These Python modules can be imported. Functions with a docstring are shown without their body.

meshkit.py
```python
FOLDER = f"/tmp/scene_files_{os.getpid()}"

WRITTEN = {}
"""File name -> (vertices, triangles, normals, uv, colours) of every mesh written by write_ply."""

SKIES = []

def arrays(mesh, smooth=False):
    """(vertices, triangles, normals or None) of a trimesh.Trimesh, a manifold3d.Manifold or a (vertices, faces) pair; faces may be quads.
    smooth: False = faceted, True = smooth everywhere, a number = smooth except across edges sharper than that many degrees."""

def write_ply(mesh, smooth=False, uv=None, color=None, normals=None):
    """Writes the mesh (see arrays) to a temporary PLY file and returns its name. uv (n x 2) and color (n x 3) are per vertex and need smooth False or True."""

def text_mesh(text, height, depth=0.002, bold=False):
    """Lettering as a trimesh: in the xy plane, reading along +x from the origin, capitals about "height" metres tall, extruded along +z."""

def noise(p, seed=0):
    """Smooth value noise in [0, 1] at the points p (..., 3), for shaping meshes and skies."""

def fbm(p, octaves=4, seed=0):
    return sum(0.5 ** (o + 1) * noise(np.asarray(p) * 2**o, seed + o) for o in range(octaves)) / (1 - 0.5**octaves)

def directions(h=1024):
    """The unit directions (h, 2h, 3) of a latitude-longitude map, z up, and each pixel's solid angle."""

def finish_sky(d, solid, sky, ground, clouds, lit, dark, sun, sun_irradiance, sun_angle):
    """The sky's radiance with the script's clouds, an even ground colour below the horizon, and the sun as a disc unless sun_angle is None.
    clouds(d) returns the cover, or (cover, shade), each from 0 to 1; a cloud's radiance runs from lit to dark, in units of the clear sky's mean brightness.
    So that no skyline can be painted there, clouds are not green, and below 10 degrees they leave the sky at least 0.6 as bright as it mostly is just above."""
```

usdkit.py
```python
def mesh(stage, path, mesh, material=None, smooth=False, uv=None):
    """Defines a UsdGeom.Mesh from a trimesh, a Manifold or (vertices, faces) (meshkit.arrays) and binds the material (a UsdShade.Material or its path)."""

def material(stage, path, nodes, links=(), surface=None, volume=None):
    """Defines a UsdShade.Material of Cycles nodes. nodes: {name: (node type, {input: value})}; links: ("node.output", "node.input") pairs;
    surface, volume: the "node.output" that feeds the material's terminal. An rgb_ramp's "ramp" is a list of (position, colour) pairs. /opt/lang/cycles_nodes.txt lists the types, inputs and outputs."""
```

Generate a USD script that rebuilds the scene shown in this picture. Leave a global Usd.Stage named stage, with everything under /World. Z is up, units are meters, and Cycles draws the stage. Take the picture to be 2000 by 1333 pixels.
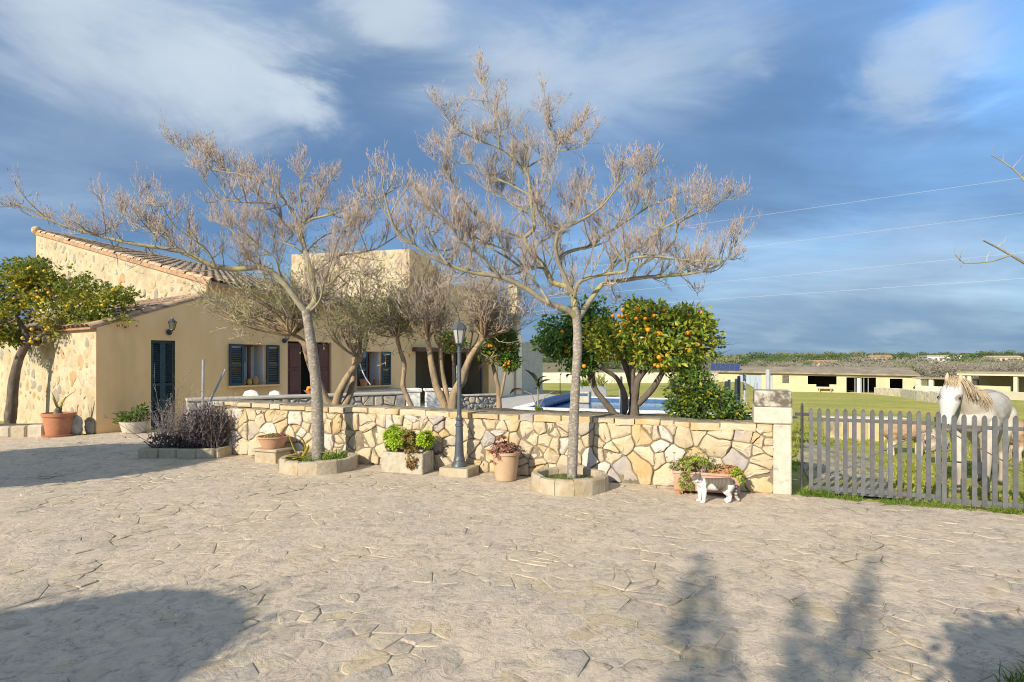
import math, random
import numpy as np
import trimesh, manifold3d
import usdkit, meshkit
from meshkit import noise, fbm
from scipy.spatial import Voronoi
from shapely.geometry import Polygon, Point, MultiPolygon, box as sbox
from pxr import Usd, UsdGeom, UsdLux, UsdShade, Gf, Sdf, Vt

stage = Usd.Stage.CreateInMemory()
UsdGeom.SetStageUpAxis(stage, 'Z'); UsdGeom.SetStageMetersPerUnit(stage, 1.0)
UsdGeom.Xform.Define(stage, '/World'); UsdGeom.Scope.Define(stage, '/World/Looks')

# ------------------------------------------------------------------ camera
CAM_H, FPX, HOR = 1.6, 1111.0, 706.0        # eye height; focal length and horizon row, measured on the 2000 px photograph
cam = UsdGeom.Camera.Define(stage, '/World/camera')
cam.CreateFocalLengthAttr(20.0); cam.CreateHorizontalApertureAttr(36.0); cam.CreateVerticalApertureAttr(36.0 * 682 / 1024)
cam.CreateVerticalApertureOffsetAttr((HOR - 666.5) / FPX * 20.0)
cam.CreateClippingRangeAttr((0.05, 20000.0)); cam.CreateFStopAttr(0.0)
cam.AddTranslateOp().Set((0, 0, CAM_H)); cam.AddRotateXOp().Set(90.0)
cam.CreateExposureAttr(0.8)

# ------------------------------------------------------------------ sun and sky
SUN_EL, SUN_AZ = math.radians(27.0), math.atan2(-0.616, -0.788)     # azimuth as atan2(x, y) of the direction towards the sun
SUN = np.array([math.sin(SUN_AZ) * math.cos(SUN_EL), math.cos(SUN_AZ) * math.cos(SUN_EL), math.sin(SUN_EL)])
sun = UsdLux.DistantLight.Define(stage, '/World/sun')
sun.CreateIntensityAttr(0.95); sun.CreateAngleAttr(0.5); sun.CreateColorAttr((1.0, 0.9, 0.74)); sun.CreateNormalizeAttr(True)
sun.AddRotateZOp().Set(math.degrees(math.atan2(SUN[1], SUN[0])) + 90.0); sun.AddRotateXOp().Set(90.0 - math.degrees(SUN_EL))

def ray(px, py):
    d = np.array([(px - 1000) / FPX, 1.0, (HOR - py) / FPX]); return d / np.linalg.norm(d)

def sky_material():
    N, L = {}, []
    N['g'] = ('geometry', {})
    N['sky'] = ('sky_texture', dict(sky_type='single_scattering', sun_disc=False, sun_elevation=SUN_EL, sun_rotation=SUN_AZ, altitude=50.0, air_density=1.0, aerosol_density=0.6, ozone_density=2.0))
    N['sep'] = ('separate_xyz', {}); L.append(('g.position', 'sep.vector'))
    N['den'] = ('math', dict(math_type='add', value2=0.16)); N['zz'] = ('math', dict(math_type='maximum', value2=0.0))
    L += [('sep.z', 'zz.value1'), ('zz.value', 'den.value1')]
    N['u'] = ('math', dict(math_type='divide')); N['v'] = ('math', dict(math_type='divide'))
    L += [('sep.x', 'u.value1'), ('den.value', 'u.value2'), ('sep.y', 'v.value1'), ('den.value', 'v.value2')]
    N['p'] = ('combine_xyz', {}); L += [('u.value', 'p.x'), ('v.value', 'p.y')]
    # a deck of soft cloud, drawn out along the wind
    N['m1'] = ('mapping', dict(rotation=(0, 0, -0.5), scale=(0.52, 0.95, 1.0), location=(SKY_SEED[0], SKY_SEED[1], 0)))
    N['n1'] = ('noise_texture', dict(scale=0.62, detail=5.0, roughness=0.5, distortion=0.35))
    L += [('p.vector', 'm1.vector'), ('m1.vector', 'n1.vector')]
    N['m2'] = ('mapping', dict(rotation=(0, 0, 0.3), scale=(0.6, 1.3, 1.0), location=(4.1, 2.2, 0)))
    N['n2'] = ('noise_texture', dict(scale=1.7, detail=8.0, roughness=0.6, distortion=0.5))
    L += [('p.vector', 'm2.vector'), ('m2.vector', 'n2.vector')]
    N['wn'] = ('noise_texture', dict(scale=4.0, detail=7.0, roughness=0.62, distortion=0.6)); N['wm'] = ('mapping', dict(rotation=(0.25, 0.25, 0.0), scale=(0.8, 0.8, 2.0)))
    N['wc'] = ('vector_math', dict(math_type='subtract', vector2=(0.5, 0.5, 0.5))); N['wp'] = ('vector_math', dict(math_type='multiply_add', vector2=(0.34, 0.1, 0.24)))
    L += [('g.position', 'wm.vector'), ('wm.vector', 'wn.vector'), ('wn.color', 'wc.vector1'), ('wc.vector', 'wp.vector1'), ('g.position', 'wp.vector3')]
    def blob(name, px, py, deg, amount, wide=1.0):
        c = ray(px, py)
        N[name + 's'] = ('vector_math', dict(math_type='subtract', vector2=tuple(c)))
        N[name + 'x'] = ('vector_math', dict(math_type='multiply', vector2=(1.0 / wide, 1.0, 1.0)))
        N[name + 'l'] = ('vector_math', dict(math_type='length'))
        N[name + 'r'] = ('map_range', dict(range_type='smootherstep', from_min=0.0, from_max=2 * math.sin(math.radians(deg) / 2), to_min=amount, to_max=0.0, clamp=True))
        L.extend([('wp.vector', name + 's.vector1'), (name + 's.vector', name + 'x.vector1'), (name + 'x.vector', name + 'l.vector1'), (name + 'l.value', name + 'r.value')])
        return name + 'r.result'
    def total(name, terms, start):
        out = start
        for i, t in enumerate(terms):
            k = f'{name}{i}'; N[k] = ('math', dict(math_type='add')); L.extend([(out, k + '.value1'), (t, k + '.value2')]); out = k + '.value'
        return out
    N['d1'] = ('math', dict(math_type='multiply_add', value2=0.55, value3=-0.20)); L.append(('n1.fac', 'd1.value1'))
    N['d2'] = ('math', dict(math_type='multiply_add', value2=0.40, value3=-0.18)); L.append(('n2.fac', 'd2.value1'))
    # bright breaks and dark undersides of the deck, where they stand in the sky
    N['up'] = ('map_range', dict(range_type='smoothstep', from_min=0.52, from_max=0.95, to_min=0.0, to_max=0.65, clamp=True)); L.append(('sep.z', 'up.value'))     # the deck thickens and whitens overhead
    lit = total('lt', ['d2.value', 'up.result'] + [blob(f'lb{i}', *b) for i, b in enumerate(SKY_LIGHT)], 'd1.value')
    N['lr'] = ('map_range', dict(range_type='smoothstep', from_min=-0.08, from_max=1.05, to_min=0.0, to_max=1.0, clamp=True)); L.append((lit, 'lr.value'))
    N['e1'] = ('math', dict(math_type='multiply_add', value2=-0.9, value3=0.50)); L.append(('n1.fac', 'e1.value1'))
    N['e2'] = ('math', dict(math_type='multiply_add', value2=-0.5, value3=0.25)); L.append(('n2.fac', 'e2.value1'))
    N['el'] = ('map_range', dict(range_type='smoothstep', from_min=0.0, from_max=0.40, to_min=0.80, to_max=0.46, clamp=True)); L.append(('sep.z', 'el.value'))
    dark = total('dk', ['e2.value', 'el.result'] + [blob(f'db{i}', *b) for i, b in enumerate(SKY_DARK)], 'e1.value')
    N['dr'] = ('map_range', dict(range_type='smoothstep', from_min=0.0, from_max=1.0, to_min=0.0, to_max=0.92, clamp=True)); L.append((dark, 'dr.value'))
    N['tint'] = ('mix_color', dict(blend_type='multiply', fac=1.0, b=SKY_TINT, use_clamp=False, use_clamp_result=False)); L.append(('sky.color', 'tint.a'))
    N['mx1'] = ('mix_color', dict(b=CLOUD_DARK, use_clamp=True, use_clamp_result=False)); L += [('tint.result', 'mx1.a'), ('dr.result', 'mx1.fac')]
    N['mx2'] = ('mix_color', dict(b=CLOUD_LIT, use_clamp=True, use_clamp_result=False)); L += [('mx1.result', 'mx2.a'), ('lr.result', 'mx2.fac')]
    N['bg'] = ('background_shader', dict(strength=SKY_STRENGTH)); L.append(('mx2.result', 'bg.color'))
    return usdkit.material(stage, '/World/Looks/sky', N, L, surface='bg.background')

SKY_STRENGTH = 0.15
SKY_SEED = (1.3, 0.4)
SKY_TINT = (0.56, 0.76, 0.9)
CLOUD_DARK, CLOUD_LIT = (0.47, 0.88, 1.62), (2.3, 2.7, 3.1)
SKY_LIGHT = [(300, 60, 13, 0.55, 1.7), (470, 150, 8, 0.45, 1.6), (590, 195, 4, 0.5, 1.8), (130, 20, 9, 0.30, 1), (780, 25, 6, 0.6, 1.5), (1000, 185, 8, 0.30, 1.6), (1150, 170, 10, 0.34, 1.6), (1320, 100, 9, 0.32, 1.5), (900, 60, 9, 0.12, 1.6), (1450, 165, 3, 0.25, 1.2),
             (1800, 130, 5, 0.36, 1.5), (1720, 205, 4, 0.30, 1.5), (1890, 95, 4, 0.22, 1.2), (60, 370, 8, 0.25, 1.5), (250, 330, 8, 0.1, 1.5), (1850, 520, 9, 0.30, 2.5), (1500, 540, 8, 0.22, 2.5), (1750, 672, 2.0, 0.30, 6), (1560, 655, 1.5, 0.2, 6)]
SKY_DARK = [(700, 110, 7, 0.45, 1.6), (850, 240, 8, 0.30, 2), (150, 215, 7, 0.45, 2.2), (400, 270, 7, 0.42, 2.2), (15, 110, 7, 0.5, 1.2), (620, 310, 7, 0.3, 2), (1000, 320, 10, 0.2, 1.5), (1400, 330, 11, 0.30, 1.8), (1550, 100, 7, 0.18, 1.3), (1650, 630, 8, 0.22, 3), (1100, 640, 10, 0.2, 3), (1980, 30, 9, -0.6, 1)]
dome = UsdLux.DomeLight.Define(stage, '/World/sky'); dome.CreateIntensityAttr(1.0)
dome.GetPrim().SetCustomDataByKey('kind', 'structure')
UsdShade.MaterialBindingAPI.Apply(dome.GetPrim()).Bind(sky_material())

# ------------------------------------------------------------------ helpers
RNG = np.random.default_rng(7)
_taken = {}
def numbered(path):
    n = _taken.get(path, -1) + 1; _taken[path] = n
    return path if n == 0 else f'{path}_{n:03d}'

def P(px, py, d):
    """the world point at ground distance d (along y) that the photograph shows at pixel px, py"""
    return np.array([(px - 1000) / FPX * d, d, CAM_H + (HOR - py) / FPX * d])
def G(px, py, z=0.0):
    """the point at height z that the photograph shows at pixel px, py"""
    return P(px, py, (CAM_H - z) * FPX / (py - HOR))

def rotz(a):
    c, s = math.cos(a), math.sin(a); return np.array([[c, -s, 0], [s, c, 0], [0, 0, 1.0]])

class MB:
    """collects shapes into one mesh"""
    def __init__(s): s.v, s.f, s.n = [], [], 0
    def add(s, v, f):
        v, f = np.asarray(v, float), np.asarray(f, int)
        if not len(f): return s
        if f.shape[1] == 4: f = np.vstack([f[:, [0, 1, 2]], f[:, [0, 2, 3]]])
        s.v.append(v); s.f.append(f + s.n); s.n += len(v); return s
    def tm(s, m): return s.add(m.vertices, m.faces)
    def box(s, c, size, rz=0.0, bev=0.0, R=None):
        h = np.array(size) / 2.0
        if bev > 0:
            b = min(bev, h.min() * 0.9)
            pts = []
            for sx in (-1, 1):
                for sy in (-1, 1):
                    for sz in (-1, 1):
                        q = np.array([sx, sy, sz])
                        for k in range(3):
                            w = h - b; w[k] = h[k]; pts.append(q * w)
            hull = trimesh.convex.convex_hull(np.array(pts)); v, f = np.array(hull.vertices), np.array(hull.faces)
        else:
            v = np.array([[x, y, z] for x in (-1, 1) for y in (-1, 1) for z in (-1, 1)]) * h
            f = np.array([[0, 1, 3, 2], [4, 6, 7, 5], [0, 4, 5, 1], [2, 3, 7, 6], [0, 2, 6, 4], [1, 5, 7, 3]])
        v = v @ (R if R is not None else rotz(rz)).T + np.asarray(c)
        return s.add(v, f)
    def tube(s, pts, rad, sides=6, cap=True):
        p = np.asarray(pts, float); r = np.broadcast_to(np.asarray(rad, float), (len(p),))
        v, f = tubes(p[None], r[None], sides); s.add(v, f)
        if cap:
            n = len(p)
            for base, c, flip in ((0, p[0], True), ((n - 1) * sides, p[-1], False)):
                ring = v[base:base + sides]; idx = np.arange(sides)
                tri = np.stack([np.full(sides, sides), idx, (idx + 1) % sides], 1)
                s.add(np.vstack([ring, c]), tri[:, ::-1] if flip else tri)
        return s
    def lathe(s, prof, c=(0, 0, 0), n=20, R=None):
        prof = np.asarray(prof, float); a = np.arange(n) * 2 * np.pi / n
        v = np.stack([prof[:, 0, None] * np.cos(a), prof[:, 0, None] * np.sin(a), np.repeat(prof[:, 1, None], n, 1)], -1).reshape(-1, 3)
        i, j = np.meshgrid(np.arange(len(prof) - 1), np.arange(n), indexing='ij')
        q = np.stack([i * n + j, i * n + (j + 1) % n, (i + 1) * n + (j + 1) % n, (i + 1) * n + j], -1).reshape(-1, 4)
        if R is not None: v = v @ R.T
        return s.add(v + np.asarray(c), q)
    def ball(s, c, r, sub=1, sq=(1, 1, 1)):
        m = trimesh.creation.icosphere(sub, 1.0); return s.add(m.vertices * np.asarray(sq) * r + np.asarray(c), m.faces)

def tubes(p, r, sides=4):
    """many polylines (n, k, 3) with radii (n, k) as tubes"""
    n, k, _ = p.shape
    t = np.gradient(p, axis=1); t /= np.linalg.norm(t, axis=2, keepdims=True) + 1e-12
    m = t.mean(1, keepdims=True)
    ref = np.where(np.abs(m[..., 2:]) < 0.8, [0, 0, 1.0], [1.0, 0, 0])
    a = np.cross(t, ref); a /= np.linalg.norm(a, axis=2, keepdims=True) + 1e-12
    b = np.cross(t, a); ang = np.arange(sides) * 2 * np.pi / sides
    v = p[:, :, None] + r[:, :, None, None] * (np.cos(ang)[:, None] * a[:, :, None] + np.sin(ang)[:, None] * b[:, :, None])
    i, j, l = np.meshgrid(np.arange(n), np.arange(k - 1), np.arange(sides), indexing='ij')
    base = i * k * sides
    q = np.stack([base + j * sides + l, base + (j + 1) * sides + l, base + (j + 1) * sides + (l + 1) % sides, base + j * sides + (l + 1) % sides], -1).reshape(-1, 4)
    return v.reshape(-1, 3), q

class Thing:
    """an Xform at the thing's base whose children are its parts"""
    def __init__(s, name, label=None, cat=None, loc=(0, 0, 0), rz=0.0, group=None, kind=None, root='/World'):
        s.path = numbered(f'{root}/{name}'); s.loc = np.asarray(loc, float); s.rz = rz
        x = UsdGeom.Xform.Define(stage, s.path); x.AddTranslateOp().Set(tuple(map(float, s.loc)))
        if rz: x.AddRotateZOp().Set(math.degrees(rz))
        s.prim = x.GetPrim(); say(s.prim, label=label, category=cat, group=group, kind=kind)
    def part(s, name, mb, mat, smooth=False, under=None, label=None, kind=None, world=False, col=None):
        v, f = merged(mb)
        if world: v = (v - s.loc) @ rotz(s.rz)
        return put((under or s.path) + '/' + name, v, f, mat, smooth, label=label, kind=kind, col=col)

def say(prim, **kw):
    for k, v in kw.items():
        if v: prim.SetCustomDataByKey(k, v)

def merged(mb):
    if isinstance(mb, MB): return np.vstack(mb.v), np.vstack(mb.f)
    if hasattr(mb, 'vertices'): return np.array(mb.vertices), np.array(mb.faces)
    v, f = np.asarray(mb[0], float), np.asarray(mb[1], int)
    if f.shape[1] == 4: f = np.vstack([f[:, [0, 1, 2]], f[:, [0, 2, 3]]])
    return v, f

def put(path, v, f, mat, smooth=False, col=None, **kw):
    path = numbered(path)
    m = usdkit.mesh(stage, path, (v, f), mat, smooth=smooth)
    if col is None and str(mat if isinstance(mat, str) else mat.GetPath()) in LEAFY: col = blade_tones(v, f)
    if col is not None:
        UsdGeom.PrimvarsAPI(m).CreatePrimvar('tone', Sdf.ValueTypeNames.Color3fArray, 'vertex').Set(Vt.Vec3fArray.FromNumpy(np.asarray(col, np.float32)))
    say(m.GetPrim(), **kw)
    return path

def blade_tones(v, f):
    """one random tone for each separate blade, shoot or leaf of a mesh"""
    from scipy.sparse import coo_matrix
    from scipy.sparse.csgraph import connected_components
    n = len(v); f = f if f.shape[1] == 3 else np.vstack([f[:, [0, 1, 2]], f[:, [0, 2, 3]]])
    a = np.concatenate([f[:, 0], f[:, 1]]); b = np.concatenate([f[:, 1], f[:, 2]])
    k, lab = connected_components(coo_matrix((np.ones(len(a), np.int8), (a, b)), shape=(n, n)), directed=False)
    r = np.random.default_rng(n).random(k); c = np.zeros((k, 3)); np.add.at(c, lab, v); c /= np.bincount(lab, minlength=k)[:, None]
    t = np.clip(.65 * r + .7 * (fbm(c * 2.3, 2, 3) - .5) + .175, 0, 1)[lab]; return np.repeat(t[:, None], 3, 1)

def lone(name, mb, mat, label=None, cat=None, smooth=False, group=None, kind=None):
    """a thing that is one mesh"""
    v, f = merged(mb); return put('/World/' + name, v, f, mat, smooth, label=label, category=cat, group=group, kind=kind)

def copy_thing(src, name, loc, rz=0.0, label=None, cat=None, group=None):
    p = numbered('/World/' + name); x = UsdGeom.Xform.Define(stage, p)
    x.AddTranslateOp().Set(tuple(map(float, loc)))
    if rz: x.AddRotateZOp().Set(math.degrees(rz))
    pr = x.GetPrim(); pr.GetReferences().AddInternalReference(src.path); pr.SetInstanceable(True)
    say(pr, label=label, category=cat, group=group); return pr

# ------------------------------------------------------------------ materials
def surf(name, c1, c2, scale=3.0, rough=0.85, bump=0.25, bscale=40.0, rnd=0.0, island=0.0, spec=0.3, detail=6.0, c3=None, s3=1.2, a3=0.5, metallic=0.0, dist=0.01, stretch=(1, 1, 1), lo=0.35, hi=0.65, transl=0.0):
    """a rough surface whose colour wanders between c1 and c2 (and patches of c3), with fine relief"""
    N, L = {}, []
    N['g'] = ('geometry', {})
    N['map'] = ('mapping', dict(scale=stretch)); L.append(('g.position', 'map.vector'))
    N['n'] = ('noise_texture', dict(scale=scale, detail=detail, roughness=0.6)); L.append(('map.vector', 'n.vector'))
    N['r'] = ('rgb_ramp', {'ramp': [(0, c1), (lo, c1), (hi, c2), (1, c2)]}); L.append(('n.fac', 'r.fac'))
    out = 'r.color'
    if c3 is not None:
        N['n3'] = ('noise_texture', dict(scale=s3, detail=5.0, roughness=0.65)); L.append(('map.vector', 'n3.vector'))
        N['f3'] = ('map_range', dict(range_type='smoothstep', from_min=1 - a3 - 0.12, from_max=1 - a3 + 0.12, clamp=True)); L.append(('n3.fac', 'f3.value'))
        N['x3'] = ('mix_color', dict(b=c3)); L += [(out, 'x3.a'), ('f3.result', 'x3.fac')]; out = 'x3.result'
    for key, amount, src in (('o', rnd, 'oi.random'), ('i', island, 'g.random_per_island')):
        if amount:
            if key == 'o': N['oi'] = ('object_info', {})
            N['v' + key] = ('map_range', dict(from_min=0.0, from_max=1.0, to_min=1 - amount, to_max=1 + amount)); L.append((src, f'v{key}.value'))
            N['h' + key] = ('hsv', dict(fac=1.0)); L += [(out, f'h{key}.color'), (f'v{key}.result', f'h{key}.value')]; out = f'h{key}.color'
    N['p'] = ('principled_bsdf', dict(roughness=rough, specular_ior_level=spec, metallic=metallic)); L.append((out, 'p.base_color'))
    if bump:
        N['bn'] = ('noise_texture', dict(scale=bscale, detail=5.0, roughness=0.65)); L.append(('map.vector', 'bn.vector'))
        N['b'] = ('bump', dict(strength=bump, distance=dist)); L += [('bn.fac', 'b.height'), ('b.normal', 'p.normal')]
    res = 'p.BSDF'
    if transl:
        N['tr'] = ('translucent_bsdf', {}); L.append((out, 'tr.color'))
        N['ms'] = ('mix_closure', dict(fac=transl)); L += [('p.BSDF', 'ms.closure1'), ('tr.BSDF', 'ms.closure2')]; res = 'ms.closure'
    return usdkit.material(stage, '/World/Looks/' + name, N, L, surface=res)

LEAFY = set()
def leafy(name, cols, rough=0.45, transl=0.35, spec=0.4):
    """leaves: each blade its own tone from the ramp"""
    N, L = {'g': ('geometry', {})}, []
    N['at'] = ('attribute', dict(attribute='tone')); N['r'] = ('rgb_ramp', {'ramp': [(i / (len(cols) - 1), c) for i, c in enumerate(cols)]}); L.append(('at.fac', 'r.fac'))
    N['p'] = ('principled_bsdf', dict(roughness=rough, specular_ior_level=spec)); L.append(('r.color', 'p.base_color'))
    N['t'] = ('translucent_bsdf', {}); L.append(('r.color', 't.color'))
    N['m'] = ('mix_closure', dict(fac=transl)); L += [('p.BSDF', 'm.closure1'), ('t.BSDF', 'm.closure2')]
    LEAFY.add('/World/Looks/' + name); return usdkit.material(stage, '/World/Looks/' + name, N, L, surface='m.closure')
# ------------------------------------------------------------------ the ground
def sstep(x, a, b):
    t = np.clip((np.asarray(x, float) - a) / (b - a), 0, 1); return t * t * (3 - 2 * t)
WALL0, WALL1 = np.array([-5.30, 9.97]), np.array([3.33, 6.78])     # foot of the garden wall, left to right
WU = (WALL1 - WALL0) / np.linalg.norm(WALL1 - WALL0); WN = np.array([WU[1], -WU[0]])   # along it; towards the courtyard
WALL_LEN = float(np.linalg.norm(WALL1 - WALL0))
GATE0, GATE1 = np.array([3.56, 6.84]), np.array([6.50, 5.62])
GU = (GATE1 - GATE0) / np.linalg.norm(GATE1 - GATE0); GN = np.array([GU[1], -GU[0]])

def terrain(x, y):
    x, y = np.asarray(x, float), np.asarray(y, float)
    g = (x - 3.4) * 0.36 + (y - 6.8) * 0.933
    w = sstep(x - (3.3 + 0.40 * (y - 7.0)), 0.0, 2.2) * sstep(y, 2.0, 6.0)
    field = -0.14 * sstep(g, 0.0, 1.6) - 0.029 * np.maximum(0, g - 0.8)
    lawn = -0.022 * np.maximum(0, y - 27.0)
    z = np.where(g > 0, w * field, 0) + (1 - w) * np.where(y > 0, lawn, 0)
    z = np.maximum(z, -2.2)
    far = np.maximum(0, np.hypot(x, y) - 95.0)
    z = z + 0.0098 * far * (0.75 + 0.5 * noise(np.stack([x / 300, y / 300, 0 * x], -1), 3)) * sstep(y, 0, 60) - 0.03
    return z + 0.02 * (noise(np.stack([x * 1.3, y * 1.3, 0 * x], -1), 5) - 0.5) * w

ys = np.concatenate([np.linspace(-14, 5, 12), np.linspace(5.4, 16, 54), np.linspace(16.5, 60, 70), np.geomspace(62, 3400, 50)])
us = np.linspace(-1, 1, 190); us = np.sign(us) * np.abs(us) ** 1.6
gx = []
for y in ys:
    half = max(70.0, 1.7 * y + 40); gx.append(us * half)
gx = np.array(gx); gy = np.repeat(ys[:, None], len(us), 1); gz = terrain(gx, gy)
i, j = np.meshgrid(np.arange(len(ys) - 1), np.arange(len(us) - 1), indexing='ij'); m_ = len(us)
ground_q = np.stack([i * m_ + j, i * m_ + j + 1, (i + 1) * m_ + j + 1, (i + 1) * m_ + j], -1).reshape(-1, 4)

def ground_material():
    N, L = {'g': ('geometry', {})}, []
    N['n1'] = ('noise_texture', dict(scale=0.9, detail=6.0, roughness=0.65)); N['n2'] = ('noise_texture', dict(scale=22.0, detail=5.0, roughness=0.7)); N['n3'] = ('noise_texture', dict(scale=0.035, detail=5.0, roughness=0.6))
    for k in ('n1', 'n2', 'n3'): L.append(('g.position', k + '.vector'))
    N['r1'] = ('rgb_ramp', {'ramp': [(0, (.31, .305, .07)), (.42, (.39, .365, .09)), (.6, (.45, .40, .12)), (1, (.50, .41, .16))]}); L.append(('n1.fac', 'r1.fac'))
    N['r2'] = ('rgb_ramp', {'ramp': [(0, (.6, .6, .6)), (1, (1.3, 1.3, 1.3))]}); L.append(('n2.fac', 'r2.fac'))
    N['x'] = ('mix_color', dict(blend_type='multiply', fac=1.0, use_clamp=False)); L += [('r1.color', 'x.a'), ('r2.color', 'x.b')]
    N['n6'] = ('noise_texture', dict(scale=0.16, detail=6.0, roughness=0.7)); N['r6'] = ('rgb_ramp', {'ramp': [(0, (.68, .78, .7)), (.4, (.85, .92, .85)), (.52, (1.0, 1.0, 1.0)), (.62, (1.22, 1.12, 1.0)), (1, (1.4, 1.2, 1.05))]}); N['x6'] = ('mix_color', dict(blend_type='multiply', fac=1.0, use_clamp=False)); L += [('g.position', 'n6.vector'), ('n6.fac', 'r6.fac'), ('x.result', 'x6.a'), ('r6.color', 'x6.b')]
    N['far'] = ('rgb_ramp', {'ramp': [(0, (.15, .14, .07)), (.45, (.20, .18, .10)), (.6, (.27, .22, .14)), (1, (.32, .26, .17))]}); L.append(('n3.fac', 'far.fac'))
    N['s'] = ('separate_xyz', {}); L.append(('g.position', 's.vector'))
    N['fy'] = ('map_range', dict(from_min=75.0, from_max=110.0, clamp=True)); L.append(('s.y', 'fy.value'))
    N['y'] = ('mix_color', {}); L += [('x6.result', 'y.a'), ('far.color', 'y.b'), ('fy.result', 'y.fac')]
    N['n5'] = ('noise_texture', dict(scale=4.5, detail=7.0, roughness=0.75)); N['r5'] = ('rgb_ramp', {'ramp': [(0, (.62, .66, .6)), (.4, (.85, .88, .85)), (.55, (1.0, 1.0, 1.0)), (.66, (1.25, 1.2, 1.1)), (1, (1.4, 1.3, 1.2))]}); N['x5'] = ('mix_color', dict(blend_type='multiply', fac=1.0, use_clamp=False)); L += [('g.position', 'n5.vector'), ('n5.fac', 'r5.fac'), ('y.result', 'x5.a'), ('r5.color', 'x5.b')]
    N['b'] = ('bump', dict(strength=0.8, distance=0.04)); L.append(('n2.fac', 'b.height'))
    N['p'] = ('principled_bsdf', dict(roughness=0.95, specular_ior_level=0.1)); L += [('x5.result', 'p.base_color'), ('b.normal', 'p.normal')]
    return usdkit.material(stage, '/World/Looks/ground', N, L, surface='p.BSDF')
lone('ground', (np.stack([gx, gy, gz], -1).reshape(-1, 3), ground_q), ground_material(), kind='structure', smooth=True)

# ------------------------------------------------------------------ stones: cells of a Voronoi diagram with worn edges
def cells(area, sites, joint, seed, wear=0.012, keep=0.002, seg=0.14, freq=9.0, rnd=0.014):
    sites = np.asarray(sites, float); x0, y0, x1, y1 = area.bounds
    c = np.array([(x0 + x1) / 2, (y0 + y1) / 2]); R = 4 * max(x1 - x0, y1 - y0)
    ext = np.vstack([sites, c + R * np.array([[1, 0], [-1, 0], [0, 1], [0, -1]])])
    vor = Voronoi(ext); out = []
    for k in range(len(sites)):
        reg = vor.regions[vor.point_region[k]]
        if -1 in reg or len(reg) < 3: continue
        g = Polygon(vor.vertices[reg]).intersection(area)
        if isinstance(g, MultiPolygon): g = max(g.geoms, key=lambda q: q.area)
        if g.is_empty or g.area < keep: continue
        jr = joint * (.5 + 1.6 * ((k * 7919) % 97) / 97.0)
        g = g.buffer(-jr - rnd, join_style=1, quad_segs=2).buffer(rnd, join_style=1, quad_segs=1)
        if isinstance(g, MultiPolygon): g = max(g.geoms, key=lambda q: q.area)
        if g.is_empty or g.geom_type != 'Polygon' or g.area < keep: continue
        p = np.array(g.simplify(0.004).exterior.coords)[:-1]
        if not g.exterior.is_ccw: p = p[::-1]
        q = []
        for a, b in zip(p, np.roll(p, -1, 0)):
            n = max(1, int(np.linalg.norm(b - a) / seg)); q += [a + (b - a) * t / n for t in range(n)]
        q = np.array(q); w = np.stack([noise(np.stack([q[:, 0] * freq, q[:, 1] * freq, 0 * q[:, 0]], -1), seed + s) - 0.5 for s in (1, 2)], -1)
        out.append(q + 2 * wear * w)
    return out

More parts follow.
